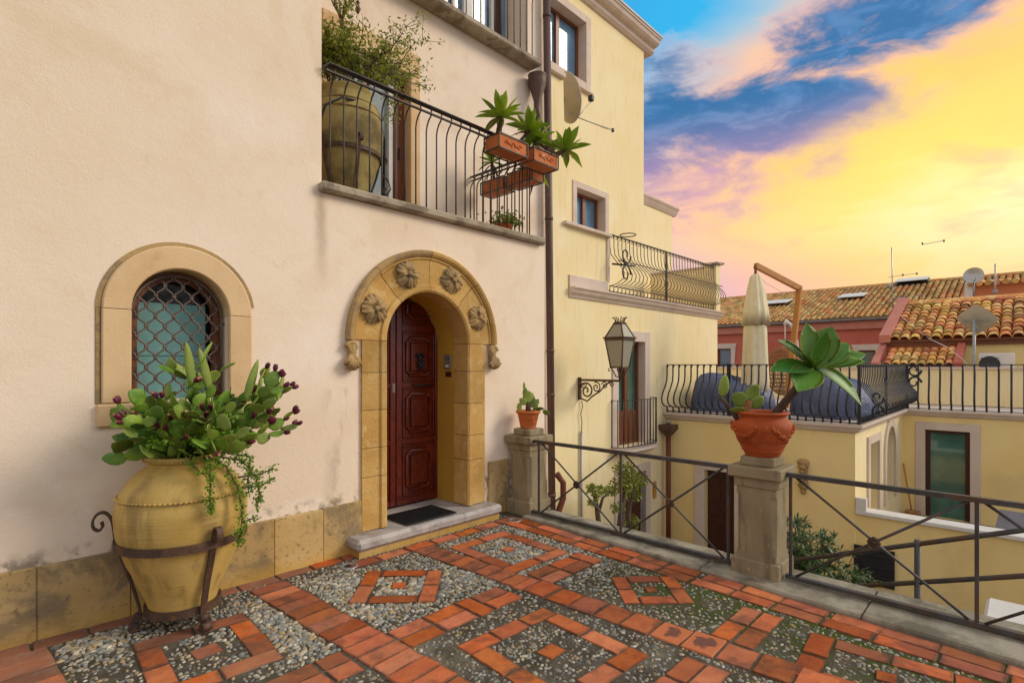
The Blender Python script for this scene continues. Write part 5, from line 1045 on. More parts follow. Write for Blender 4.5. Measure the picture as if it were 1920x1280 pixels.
tile_roof(OH, (19.62, 0, 1.66), (20.95, 0, 2.20), 1.55, 3.3, .21, .33, 8, .105)
for a, z in ((3.32, 0), (1.36, 0)): B().add([(19.5, a, 1.62), (19.5, a+.18, 1.62), (20.95, a+.18, 2.25), (20.95, a, 2.25), (19.5, a, 1.78), (19.5, a+.18, 1.78), (20.95, a+.18, 2.42), (20.95, a, 2.42)], [(4, 5, 6, 7), (0, 1, 5, 4), (1, 2, 6, 5), (3, 0, 4, 7)]).obj('lean_to_verge', MT['salmon' if a > 2 else 'pink'], OH)
B().box(26, -4, 3.2, 28, 1.65, 4.62).obj('roof_box', MT['orange'], OH); B().box(25.9, 1.5, 3.7, 26.2, 1.72, 4.75).obj('roof_box_edge', MT['white'], OH)
tl = B().tube([(25.8+.0, 0, 0), (28.2, 0, .3)], .1, 8).mesh('cap_tile', MT['tile'])
for i in range(14): inst('cap_tile', tl, (0, 1.55-i*.24, 4.66), OH)
# roof equipment
t = thing('roof_aerial', 'tall thin television mast with three yagi arms on the tiled roof', 'aerial', (24, 3.65, 3.3)); B().tube([(24, 3.62, 3.3), (24, 3.66, 6.05)], .02, 6).obj('mast', MT['steel'], t)
for z, a, l in ((6.0, 1.55, .9), (4.95, .78, -.1), (4.15, .95, -.1)): B().tube([(24, 3.66-l, z), (23.8, 3.66-a, z+.02)], .011, 5).obj('boom', MT['steel'], t)
for z, a in ((6.02, .92), (6.02, 1.52), (4.97, .35), (4.97, .76), (4.17, .45), (4.17, .92)): B().box(23.85, 3.635-a, z-.04, 23.93, 3.685-a, z+.04, .01).obj('element', MT['plastic'], t)
b = B(); b.ball((23.9, 3.75, 4.62), .09, 10, 7).obj('amplifier', MT['dish'], t)
B().tube([(24, 3.6, 3.4), (23.2, 3.4, 3.42), (22.6, 3.2, 3.40), (21.4, 2.6, 2.85), (20.7, 2.2, 2.5), (20.2, 1.7, 2.2), (19.4, 1.2, 1.7)], .012, 4).obj('cable', MT['white'], t)
t = thing('flat_dish', 'pale diamond shaped dish seen from behind above the terrace rail', 'satellite dish', (19.3, 1.05, .6)); c = Vector((19.35, 1.04, 2.93)); n0 = Vector((.85, -.2, .48)).normalized(); M3 = zframe(n0, (0, 1, 0))
b = B(); P = []
for i in range(24):
    a = 2*pi*i/24; rr = .44/(abs(math.cos(a))**1.25+abs(math.sin(a))**1.25)**(1/1.25); P.append((rr*math.cos(a)*1.02, rr*math.sin(a)))
vs = [tuple(c+M3 @ Vector((x, y, .05))) for x, y in P]+[tuple(c+M3 @ Vector((x*.6, y*.6, -.03))) for x, y in P]+[tuple(c+M3 @ Vector((0, 0, -.05)))]; b.add(vs, [(i, (i+1) % 24, 24+(i+1) % 24, 24+i) for i in range(24)]+[(24+i, 24+(i+1) % 24, 48) for i in range(24)], True); b.obj('reflector', MT['dish'], t)
B().tube([(19.2, 1.08, .6), (19.2, 1.08, 2.95)], .035, 8).obj('pole', MT['galv'], t); B().tube([c+M3 @ Vector((-.30, .04, -.06)), c+M3 @ Vector((.30, -.02, -.06))], .018, 5).obj('back_bar', MT['galv'], t); B().tube([(19.2, 1.08, 2.9), (19.22, .98, 2.55)], .02, 5).obj('strut', MT['galv'], t)
t = thing('round_dish', 'small round grey dish on the ridge of the tiled roof', 'satellite dish', (25, 1.41, 3.9)); c = Vector((24.9, 1.42, 4.86)); M3 = zframe(Vector((-.9, .1, .2)), (0, 1, 0)); b = B(); b.lathe([(.001, -.06), (.15, -.05), (.28, 0), (.29, .005), (.28, -.01), (.001, -.075)], n=24); b.v = [tuple(c+M3 @ Vector(p)) for p in b.v]; b.obj('reflector', MT['steel'], t); B().tube([(25, 1.41, 3.9), (25, 1.41, 4.86)], .03, 6).obj('pole', MT['galv'], t); B().tube([c+Vector((-.05, 0, -.28)), c+Vector((-.4, -.1, -.12))], .012, 4).obj('feed_arm', MT['galv'], t)
t = thing('roof_pole', 'plain thin steel pole on the roof at the far right', 'pole', (25, .85, 3.9)); B().tube([(25, .85, 3.9), (25, .85, 5.2)], .028, 6).obj('pole', MT['steel'], t); B().box(24.93, .78, 4.2, 25.0, .92, 4.3, .01).obj('clamp', MT['galv'], t)
t = thing('air_conditioner', 'white air conditioner unit above the terrace parapet at right', 'air conditioner', (19.6, .65, .6)); B().box(19.5, .28, 1.45, 19.8, 1.0, 2.02, .02).obj('case', MT['white'], t)
b = B(); b.lathe([(.001, 0), (.21, 0), (.22, .012), (.21, .02)], n=24); b.v = [(19.49-z, .78+x, 1.72+y) for x, y, z in b.v]; b.obj('fan_grille', MT['black'], t)
for i in range(7): B().tube([(19.475, .58, 1.56+i*.055), (19.475, .98, 1.56+i*.055)], .006, 4).obj('slat', MT['galv'], t)
for y in (.35, .93): B().box(19.55, y-.02, .6, 19.59, y+.02, 1.449).obj('leg', MT['galv'], t)

# ---------------------------------------------------------------- big jar in its iron stand
JX, JY = 1.045, 4.05; JS = .895
t = thing('earthenware_jar', 'huge yellow earthenware jar standing under the arched window', 'jar', (JX, JY, .10))
jp = [(.001, 0), (.20, 0), (.215, .02), (.245, .12), (.295, .24), (.35, .37), (.395, .50), (.418, .62), (.422, .70), (.412, .78), (.388, .855), (.345, .925), (.285, .985), (.235, 1.02), (.218, 1.035), (.215, 1.05), (.235, 1.06), (.24, 1.075), (.235, 1.095), (.215, 1.10), (.195, 1.085), (.19, 1.0)]
jp = [(r*JS if z < .95 else r*(JS+(.90-JS)*min(1, (z-.95)/.08)), z*.92) for r, z in jp]; fine = []
for (r0, z0), (r1, z1) in zip(jp[:-1], jp[1:]):
    fine += [(r0, z0), ((r0+r1)/2, (z0+z1)/2)]
B().lathe(fine+[jp[-1]], (JX, JY, .10), 64, lambda a, z: .004*math.sin(2*a+z*3)+.0015*math.sin(40*z)).obj('body', MT['jar'], t)
def bead(r, z, n, s, nm):
    b = B().tube([(JX+r*math.cos(2*pi*i/64), JY+r*math.sin(2*pi*i/64), z) for i in range(65)], s*.55, 5, False)
    for i in range(n): a = 2*pi*i/n; b.ball((JX+(r+.004)*math.cos(a), JY+(r+.004)*math.sin(a), z), s, 6, 5, (1, 1, .9))
    b.obj(nm, MT['jar'], t)
bead(.362, .862, 84, .010, 'rope_band'); bead(.218, 1.085, 60, .009, 'neck_band')
B().lathe([(.001, .97), (.17, .97)], (JX, JY, .10), 20).obj('soil', MT['soil'], t)
t = thing('jar_stand', 'forged iron stand with scrolled legs holding the yellow jar', 'iron stand', (JX, JY, 0))
B().tube([(JX+.375*math.cos(2*pi*i/48), JY+.375*math.sin(2*pi*i/48), .575) for i in range(49)], 0, flat=(.012, .05), cap=False).obj('ring', MT['iron_rust'], t)
B().tube([(JX+.215*math.cos(2*pi*i/48), JY+.215*math.sin(2*pi*i/48), .125) for i in range(49)], 0, flat=(.014, .05), cap=False).obj('ring', MT['iron_rust'], t)
for a in (-1.36, .75, 2.9):
    e = Vector((math.cos(a), math.sin(a), 0)); c = Vector((JX, JY, 0)); P = [(.31, .025), (.285, .03), (.27, .075), (.275, .13), (.315, .26), (.37, .40), (.412, .52), (.425, .60), (.44, .655), (.475, .69), (.515, .685), (.54, .65), (.535, .61), (.505, .595), (.485, .615), (.492, .64)]
    big = 1.0 if abs(a-2.9) < .01 else .62
    P = [(r, z*1.13) for r, z in P]; P2 = [(r if z < .6 else .425+(r-.425)*big, z if z < .6 else .60+(z-.60)*big) for r, z in P]
    if abs(a+1.36) < .01: P2 = [(r, z) for r, z in P if z < .62]+[(.445, .675), (.475, .68), (.49, .65), (.485, .61), (.46, .60), (.442, .62)]
    B().tube(smooth([c+e*(r*.885 if r < .43 else .38+(r-.43)*.9)+Vector((0, 0, z)) for r, z in P2]), 0, flat=(.038, .013), up=e).obj('leg', MT['iron_rust'], t)
    b = B(); q = c+e*.272; tv = Vector((-e.y, e.x, 0)); b.tube([q-tv*.03+Vector((0, 0, .03)), q+tv*.03+Vector((0, 0, .03))], .03, 10); b.tube([q-tv*.028+Vector((0, 0, .085))-e*.02, q+tv*.028+Vector((0, 0, .085))-e*.02], .026, 10); b.obj('foot', MT['iron_rust'], t)
# ---------------------------------------------------------------- prickly pear
def pad_mesh(name, mat, seed, narrow=1.0, thick=.11):
    rs = random.Random(seed); n = 12; m = 9; vs = []; fs = []; bend = rs.uniform(-.08, .08)
    for i in range(m+1):
        s = i/m; w = (.07+.5*math.sin(pi*min(1, s**.82*.99+.005))**.72)*narrow if 0 < i < m else (.055*narrow if i == 0 else .02)
        w *= .92; th = thick*(.35+.65*math.sin(pi*min(1, s*.9+.06))**.6) if i < m else .012
        for j in range(n): a = 2*pi*j/n; vs.append((w*math.cos(a)*.98*(1+rs.uniform(-.03, .03)), th*math.sin(a)*.55+bend*math.sin(pi*s), s+(.015*math.cos(3*a) if i == m else 0)))
    for i in range(m):
        for j in range(n): fs.append((i*n+j, i*n+(j+1) % n, (i+1)*n+(j+1) % n, (i+1)*n+j))
    fs += [tuple(range(n))[::-1], tuple(range(m*n, m*n+n))]
    return B().add(vs, fs, True).mesh(name, MT[mat])
PADS = [pad_mesh('pad', 'cactus', k, 1.0+.12*(k % 3-1)) for k in range(6)]; PADP = [pad_mesh('pad', 'cactus_pale', k+20) for k in range(3)]; SHOOT = [pad_mesh('shoot', 'cactus_pale', 40+k, .42, .22) for k in range(3)]
fb = B().lathe([(.004, 0), (.30, .12), (.46, .42), (.44, .72), (.32, .95), (.26, 1.0), (.20, .95), (.001, .93)], n=9); FR = fb.mesh('fruit', MT['fruit'])
FE = B().lathe([(.001, .955), (.17, .965), (.28, 1.01)], n=8).mesh('fruit_scar', MT['fruit_end'])
def add_fruit(P, p, d, s):
    M_ = zframe(d, (R.uniform(-1, 1), R.uniform(-1, 1), .1)); o = inst('fruit', FR, p, P, M_, (s*.85, s*.85, s*1.15)); return o
C = thing('prickly_pear', 'sprawling prickly pear with purple fruit in the yellow jar', 'cactus', (JX, JY, 1.1))
rp = random.Random(21); pads = []
def okp(p, n=.0):
    x, y, z = p
    if y > 4.36 or y < 3.45: return False
    e = ((x-1.245)/.65)**2+((y-3.97)/.50)**2
    return e < 1.0 and z < 1.84-.36*e and z > 1.12-.02*e
front = []
for k in range(120):
    a = rp.uniform(0, 2*pi); r = rp.uniform(0, .17); front.append((Vector((JX+r*math.cos(a)+.02, JY+r*math.sin(a), 1.13)), Vector((math.cos(a)*rp.uniform(.3, 2.4)+.12, math.sin(a)*rp.uniform(.3, 1.3)-.2, rp.uniform(.10, 1.0))), 0))
cen = []
while front and len(pads) < 330:
    p, d, lvl = front.pop(rp.randrange(len(front))); L = rp.uniform(.10, .16)*(1.0 if lvl < 3 else .85); d = d.normalized(); tip = p+d*L; mid = p+d*L*.6
    if not okp(tip) or any((mid-c).length < .040 for c in cen): continue
    cen.append(mid); nrm = Vector((rp.gauss(0, 1), rp.gauss(0, 1)-.4, rp.gauss(0, .8))); lat = d.cross(nrm).normalized()
    me = rp.choice(PADS) if rp.random() < .86 else rp.choice(PADP); inst('pad', me, p, C, zframe(d, lat), (L*rp.uniform(.58, .88), L*.8, L)); pads.append((p, d, L, lat, lvl))
    for _ in range(rp.choice((2, 2, 3, 3)) if lvl < 6 else 0):
        s = rp.uniform(-.9, .9); q = p+d*L*(.97-.28*abs(s))+lat*L*.36*s; out = Vector((q.x-1.08, (q.y-3.93)*.8, 0))
        front.append((q, d*.8+lat*s*.8+Vector((rp.uniform(-.6, .6), rp.uniform(-.6, .4), rp.uniform(-.28, .62)))+out*.6, lvl+1))
for (x, y, z), d, L in (((1.06, 3.90, 1.55), (-.16, -.1, 1), .30), ((1.16, 3.90, 1.52), (-.25, -.1, 1), .30), ((1.11, 3.90, 1.74), (.45, 0, .8), .13), ((1.38, 3.9, 1.45), (.30, 0, 1), .30), ((1.60, 3.9, 1.44), (.25, 0, 1), .2)):
    inst('shoot', SHOOT[int(L*100) % 3], (x, y, z), C, zframe(d, (1, .3, 0)), (L*.5, L*.45, L))
ends = [q for q in pads if q[4] >= 1]; rp.shuffle(ends); nf = 0
for p, d, L, lat, lvl in ends:
    if nf > 95: break
    if (abs(p.x-1.1) < .28 and rp.random() < .8) or p.y > 4.05: continue
    for _ in range(rp.choice((1, 2, 3, 4))):
        s = rp.uniform(-.7, .7); q = p+d*L*(.98-.25*abs(s))+lat*L*.36*s; dd = d+lat*s*.8+Vector((rp.uniform(-.2, .2), rp.uniform(-.6, .0), .25)); f_ = add_fruit(C, q, dd, rp.uniform(.036, .05)); nf += 1
        if True: o = bpy.data.objects.new('fruit_scar', FE); COL.objects.link(o); o.parent = f_
# ---------------------------------------------------------------- small leaves helper
def leaf_cloud(name, mat, pts, parent, size, seed, shape='round', asp=.5, jitter=.02, droop=0.):
    rs = np.random.RandomState(seed); pts = np.array(pts); N = len(pts); n_ = 6 if shape == 'round' else 4
    D = rs.normal(size=(N, 3)); D[:, 2] -= droop; D /= np.linalg.norm(D, axis=1)[:, None]; U = rs.normal(size=(N, 3)); U -= D*(U*D).sum(1)[:, None]; U /= np.linalg.norm(U, axis=1)[:, None]; S = size*rs.uniform(.65, 1.3, N)
    if shape == 'round': T_ = [(.5+.5*math.cos(2*pi*j/6), asp*math.sin(2*pi*j/6)) for j in range(6)]
    else: T_ = [(0, 0), (.4, asp), (1, 0), (.4, -asp)]
    W = np.cross(D, U)
    V = np.stack([pts+S[:, None]*(D*x+U*y+W*(.12*abs(y)*2)) for x, y in T_], 1).reshape(-1, 3); F = [tuple(i*n_+j for j in range(n_)) for i in range(N)]
    me = bpy.data.meshes.new(name); me.from_pydata(V.tolist(), [], F); me.materials.append(MT[mat]); me.update()
    return tag(inst(name, me, (0, 0, 0), parent), kind='stuff')
# trailing succulent over the jar's shoulder
t = thing('trailing_succulent', 'bright green small-leaved succulent trailing down the yellow jar', 'plant', (1.15, 3.72, 1.1)); pts = []; rt = random.Random(4)
stems = [[(1.10, 3.74, 1.14), (1.17, 3.64, 1.08), (1.22, 3.57, .95), (1.24, 3.535, .80), (1.225, 3.52, .66), (1.215, 3.53, .58)], [(1.12, 3.74, 1.14), (1.27, 3.66, 1.10), (1.36, 3.64, .99), (1.38, 3.62, .85), (1.36, 3.61, .80)], [(1.08, 3.74, 1.14), (1.08, 3.62, 1.08), (1.06, 3.55, .98), (1.045, 3.52, .88), (1.06, 3.52, .82)],
         [(1.0, 3.72, 1.15), (.98, 3.65, 1.12), (1.05, 3.57, 1.03)], [(1.24, 3.6, 1.0), (1.36, 3.60, 1.0), (1.48, 3.62, 1.02)], [(1.26, 3.6, .93), (1.38, 3.60, .92), (1.47, 3.62, .95)], [(1.24, 3.54, .72), (1.33, 3.55, .73)], [(1.20, 3.7, 1.15), (1.33, 3.66, 1.12), (1.31, 3.61, 1.0), (1.30, 3.59, .88)]]
for st in stems:
    P = [Vector(p) for p in st]; Q = []
    for a, c in zip(P[:-1], P[1:]):
        for k in range(8): Q.append(a.lerp(c, k/8)+Vector((rt.uniform(-.006, .006), rt.uniform(-.006, .006), 0)))
    Q.append(P[-1]); B().tube([q+Vector((.03, .10, -.03)) for q in Q], [.007-.004*i/len(Q) for i in range(len(Q))], 5).obj('stem', MT['stem'], t)
    for i, q in enumerate(Q[3:]):
        for _ in range(9 if len(st) > 3 else 6): pts.append(tuple(q+Vector((.03, .10, -.03))+Vector((rt.gauss(0, .016), rt.gauss(0, .012), rt.gauss(0, .014)))))
leaf_cloud('foliage', 'trail', pts, t, .017, 2, 'round', .42)
t = thing('low_filler_plant', 'small green leaves filling the mouth of the jar under the cactus', 'plant', (1.0, 3.9, 1.13)); gs = lambda s: max(-1.8, min(1.8, rt.gauss(0, 1)))*s
pts = [(1.05+gs(.14), 3.84+gs(.09), 1.20+abs(gs(.10))) for _ in range(600)]; leaf_cloud('foliage', 'trail', pts, t, .022, 5, 'round', .45)
# ---------------------------------------------------------------- agaves
def leaf_mesh(name, mat, seed, curve, width, n=11, m=6, fold=.22, droop_tip=0.):
    vs = []; fs = []; sp = .012
    for i in range(n):
        s = i/(n-1); w = width*(.30+1.0*math.sin(pi*min(1, s*.92+.0)**.9)**.8)*(1-s**7) if i < n-1 else .001; w = max(w*.5, .0015)
        x = s-.12*curve*abs(curve)*s*s; z = curve*s*s*.55-droop_tip*max(0, s-.6)**2*1.6
        for j in range(m):
            q = 2*j/(m-1)-1; vs.append((x, q*w, z+fold*w*q*q*1.4))
        for j in range(m):
            q = 1-2*j/(m-1); vs.append((x, q*w*.98, z+fold*w*q*q*1.4-sp*(1-abs(q)**2)*(1-s*.85)-.002))
    k = 2*m
    for i in range(n-1):
        for j in range(k): fs.append((i*k+j, i*k+(j+1) % k, (i+1)*k+(j+1) % k, (i+1)*k+j))
    fs.append(tuple(range(k)))
    me = B().add(vs, fs, True).mesh(name, MT[mat]); at = me.attributes.new('edge', 'FLOAT', 'POINT'); at.data.foreach_set('value', [max(0., abs(2*(j % m)/(m-1)-1)-.6)/.4*.8 for i in range(n) for j in range(2*m)]); return me
AG = [leaf_mesh('leaf', 'agave', k, c, .44) for k, c in enumerate((.25, .0, -.25, -.5))]; AL = [leaf_mesh('leaf', 'agave_light', k, c, .27) for k, c in enumerate((.3, .05, -.2, -.55))]; ADRY = leaf_mesh('dry_leaf', 'dry', 9, -.9, .12)
RT_ = Vector((.695, -.719, 0)); FW_ = Vector((.719, .695, 0)); UP_ = Vector((0, 0, 1))
# big terracotta pot on the pillar
px_, py_ = 4.57, 1.57; zp = .962
t = thing('terracotta_pot', 'large orange terracotta pot with garland relief on the fence pillar', 'pot', (px_, py_, zp))
pp = [(.001, 0), (.125, 0), (.132, .012), (.138, .03), (.150, .045), (.155, .06), (.168, .09), (.178, .12), (.181, .125), (.184, .135), (.196, .165), (.214, .205), (.226, .245), (.227, .275), (.216, .305), (.193, .335), (.176, .35), (.172, .362), (.192, .372), (.204, .384), (.202, .396), (.185, .402), (.168, .39), (.16, .35)]
B().lathe([(r, z*.90) for r, z in pp], (px_, py_, zp), 56).obj('body', MT['terracotta'], t); B().lathe([(.001, .33), (.162, .33)], (px_, py_, zp), 20).obj('soil', MT['soil'], t)
def on_pot(a, z, o=0.0):
    z_ = z/.90
    for (r0, z0), (r1, z1) in zip(pp[:-1], pp[1:]):
        if z0 <= z_ <= z1 and z1 > z0: r = r0+(r1-r0)*(z_-z0)/(z1-z0); break
    else: r = .2
    return Vector((px_+(r+o)*math.cos(a), py_+(r+o)*math.sin(a), zp+z))
vw = math.atan2(-FW_.y, -FW_.x)
for k in range(4):
    a0 = vw-.35+k*pi/2; b = B()
    for i in range(34): s = i/33; a = a0+.25+s*1.05; z = .245-.075*math.sin(pi*s); p = on_pot(a, z, .004); b.ball(p+Vector((rt.uniform(-.006, .006), rt.uniform(-.006, .006), rt.uniform(-.009, .009))), rt.uniform(.012, .017), 6, 5)
    b.obj('garland', MT['terracotta'], t); b = B(); p = on_pot(a0, .225, .004); b.ball(p, .014, 7, 5)
    for q in range(6): b.ball(on_pot(a0+.075*math.cos(q*pi/3), .225+.020*math.sin(q*pi/3), .003), .0115, 6, 5)
    b.obj('rosette', MT['terracotta'], t)
b = B()
for i in range(44): a = 2*pi*i/44; b.tube([on_pot(a, .112, .002), on_pot(a+.06*(1 if (i//6) % 2 else -1), .14, .002)], .004, 4)
b.obj('hatched_band', MT['terracotta'], t)
for z in (.048, .105, .148): B().tube([on_pot(2*pi*i/48, z, .001) for i in range(49)], .004, 5, False).obj('moulding', MT['terracotta'], t)
# agave attenuata leaning out of the pot
t = thing('agave', 'green agave rosette on a long leaning stem in the terracotta pot', 'agave', (px_, py_, zp+.3)); base = Vector((4.58, 1.52, zp+.29)); ce = Vector((4.44, 1.165, 1.685))
mid = base.lerp(ce, .5)+Vector((.01, .02, -.045)); P = [base+(mid-base)*s if s <= 1 else mid+(ce-mid)*(s-1) for s in [i/6 for i in range(13)]]; P = [base*(1-s)**2+mid*2*s*(1-s)+ce*s*s for s in [i/12 for i in range(13)]]
B().tube(P, [.034-.008*i/12+.0015*(i % 2) for i in range(13)], 9).obj('stem', MT['stem'], t)
for dx, dz, dc, L, k, sc in ((-60, 43, .1, .37, 1, 1), (-82, -6, .25, .40, 1, .9), (-43, -30, .8, .34, 2, 1.25), (-10, 68, -.2, .36, 0, 1.1), (4, 52, .35, .31, 0, 1), (38, 62, -.2, .37, 0, 1.15), (66, 40, -.1, .37, 1, 1.1), (86, 22, .1, .42, 1, .9), (68, 8, .35, .37, 1, .95), (70, -40, .3, .45, 3, .95), (-40, 24, .75, .27, 1, .7), (10, 30, -.9, .30, 1, .9)):
    h = math.hypot(dx, dz); d = RT_*dx/h+UP_*dz/h-FW_*dc; d.normalize(); u_ = Vector((-.15, -.35, .92))-FW_*.25; inst('leaf', AG[k], ce+d*.012, t, frame(d, u_), (L*.9, L*.95*sc, L*.9))
inst('bud', AG[0], ce, t, frame(Vector((-.02, -.1, 1)), -FW_), (.24, .11, .24))
# small cactus in the same pot
t = thing('small_prickly_pear', 'small prickly pear with brown stump beside the agave stem', 'cactus', (4.5, 1.67, zp+.3)); rs_ = random.Random(3)
def pj(x, y, u=None, near=4.50):                             # a point near the pot from its place beside the stem (right, up) in metres
    return Vector((near, 1.66, 1.27))+RT_*x+UP_*y
B().tube([pj(-.02, 0), pj(-.015, .06), pj(.0, .10), pj(.01, .14)], [.036, .036, .034, .028], 9).obj('stump', MT['dry'], t); B().tube([pj(-.09, -.01), pj(-.14, .06), pj(-.19, .13), pj(-.235, .165)], [.02, .017, .016, .02], 8).obj('branch', MT['stem'], t)
for x, y, dx, dy, L, w in ((-.21, .17, .06, 1, .19, .45), (.02, .14, .35, 1, .14, .85), (.03, .08, .55, .6, .13, .8), (-.01, .11, -.9, .6, .15, .8), (-.03, .05, -1, .15, .13, .8)): inst('pad', PADP[int(L*100) % 3], pj(x, y), t, zframe(RT_*dx+UP_*dy-FW_*.15, RT_), (L*w, L*.9, L))
# ---------------------------------------------------------------- small pot on the wall pillar
qx, qy, qz = 4.63, 4.21, .962; t = thing('cactus_pot', 'small orange terracotta pot on the pillar beside the doorway', 'pot', (qx, qy, qz))
B().lathe([(.001, 0), (.085, 0), (.09, .01), (.125, .17), (.128, .175), (.142, .178), (.145, .20), (.138, .21), (.125, .205), (.118, .17)], (qx, qy, qz), 36).obj('body', MT['terracotta2'], t); B().lathe([(.001, .175), (.12, .175)], (qx, qy, qz), 16).obj('soil', MT['soil'], t)
b = B()
for k in range(26): a = vw+.35+rt.gauss(0, .22); z = rt.uniform(.05, .14); r = .09+.035*z/.17*1.2; b.ball((qx+r*math.cos(a), qy+r*math.sin(a), qz+z), rt.uniform(.006, .011), 6, 4)
b.obj('relief', MT['terracotta2'], t)
t = thing('young_cactus', 'young prickly pear with round pads in the small pot', 'cactus', (qx, qy, qz+.18)); o = Vector((qx, qy, qz+.18))
B().tube([o, o+Vector((0, 0, .07)), o+Vector((-.01, 0, .15))], [.03, .032, .022], 8).obj('stump', MT['stem'], t)
for x, y, dx, dy, L, w in ((-.02, .10, -.15, 1, .12, .7), (-.03, .18, -.05, 1, .12, .55), (-.05, .27, 0, 1, .09, .35), (.02, .08, .12, 1, .16, .75), (.04, .06, .2, 1, .13, .7), (-.03, .10, -.8, .8, .10, .8), (-.10, .02, -.1, 1, .10, .6), (.07, .02, .25, 1, .10, .6), (.09, .08, .3, 1, .09, .65), (.06, .03, 1, .15, .13, .75), (.17, .03, .8, -.45, .10, .8), (0, .12, .05, 1, .14, .7)): inst('pad', PADP[int(L*100+dx*10) % 3], o+RT_*x+UP_*y-FW_*rs_.uniform(-.03, .05), t, zframe(RT_*dx+UP_*dy, RT_+FW_*rs_.uniform(-.5, .5)), (L*w, L*.9, L))
# ---------------------------------------------------------------- balcony jar with shrub
bx, by, bz = 2.74, 4.99, 3.285; t = thing('balcony_jar', 'mossy earthenware jar standing on the balcony behind the railing', 'jar', (bx, by, bz))
B().lathe([(.001, .02), (.17, .02), (.2, .1), (.26, .28), (.325, .48), (.362, .66), (.365, .78), (.345, .92), (.30, 1.03), (.262, 1.09), (.25, 1.12), (.262, 1.14), (.262, 1.165), (.24, 1.17), (.22, 1.1)], (bx, by, bz), 44, lambda a, z: .004*math.sin(3*a+z*5)).obj('body', MT['jar_old'], t)
for r, z in ((.352, .90), (.315, 1.0)): B().tube([(bx+r*math.cos(2*pi*i/48), by+r*math.sin(2*pi*i/48), bz+z) for i in range(49)], .009, 5, False).obj('rope_band', MT['jar_old'], t)
t = thing('balcony_jar_stand', 'iron stand with scrolls around the balcony jar', 'iron stand', (bx, by, bz)); B().tube([(bx+.355*math.cos(2*pi*i/40), by+.355*math.sin(2*pi*i/40), bz+.52) for i in range(41)], 0, flat=(.01, .04), cap=False).obj('ring', MT['iron_rust'], t)
for a in (-1.75, -.1, 1.9, 3.6):
    e = Vector((math.cos(a), math.sin(a), 0)); c = Vector((bx, by, bz)); P = [(.3, .01), (.25, .06), (.27, .2), (.33, .38), (.37, .54), (.385, .60), (.42, .625), (.45, .60), (.445, .56), (.42, .555)]
    B().tube(smooth([c+e*r+Vector((0, 0, z)) for r, z in P]), 0, flat=(.035, .012), up=e).obj('leg', MT['iron_rust'], t)
e = Vector((.8, -.6, 0)).normalized(); c = Vector((bx, by, bz)); B().tube([c+e*(.36)+Vector((0, 0, .36)), c+e*.42+Vector((0, 0, .30)), c+e*.44+Vector((0, 0, .22)), c+e*.41+Vector((0, 0, .16)), c+e*.37+Vector((0, 0, .17)), c+e*.37+Vector((0, 0, .22)), c+e*.40+Vector((0, 0, .22))], 0, flat=(.035, .012), up=e).obj('scroll', MT['iron_rust'], t)
t = thing('balcony_shrub', 'straggly fine-leaved shrub growing from the balcony jar', 'shrub', (bx, by, bz+1.1)); pts = []; rb = random.Random(12); o = Vector((bx, by, bz+1.08))
def twig(p, d, L, r, lv):
    Q = [p]; d = Vector(d).normalized(); n = 5
    for i in range(n): d = (d+Vector((rb.gauss(0, .16), rb.gauss(0, .16), rb.gauss(0, .12)))).normalized(); Q.append(Q[-1]+d*L/n)
    if any(q.y > 5.5 or q.x < 2.25 for q in Q): 
        if lv: return
    (B().tube(Q, [r*(1-.6*i/n) for i in range(n+1)], 5).obj('branch', MT['stem'], t) if lv < 2 else None)
    if lv == 2: TW.tube(Q, [r*(1-.5*i/n) for i in range(n+1)], 3)
    if lv < 2:
        for _ in range(7 if lv == 0 else 6): k = rb.randrange(2, n+1); twig(Q[k], d+Vector((rb.gauss(0, .8), rb.gauss(0, .8), rb.gauss(0, .55))), L*rb.uniform(.4, .62), r*.55, lv+1)
    if lv >= 1:
        for _ in range(13 if lv == 2 else 8): q = rb.choice(Q[1:])+Vector((rb.gauss(0, .035), rb.gauss(0, .035), rb.gauss(0, .03))); pts.append(tuple(q))
TW = B()
for k in range(8): a = rb.uniform(0, 2*pi); twig(o+Vector((math.cos(a)*.12, math.sin(a)*.12, -.02)), (math.cos(a)*.45, math.sin(a)*.35, 1), rb.uniform(.42, .58), .012, 0)
twig(o+Vector((.1, 0, 0)), (.45, -.05, .9), .75, .011, 0); twig(o+Vector((.1, 0, 0)), (.5, .0, .5), .6, .010, 0)
tag(TW.obj('twigs', MT['stem'], t), kind='stuff'); leaf_cloud('foliage', 'shrub', pts, t, .042, 8, 'long', .22, droop=.7)
B().tube([(2.27, 4.62, 3.32), (2.24, 4.6, 3.8), (2.34, 4.64, 4.08), (2.52, 4.66, 4.22), (2.75, 4.7, 4.27), (2.98, 4.76, 4.2), (3.10, 4.85, 4.05), (3.12, 4.9, 3.4)], .013, 6).obj('hose', MT['rubber'], None)
tag(bpy.data.objects['hose'], 'black hose looped behind the balcony railing', 'hose')
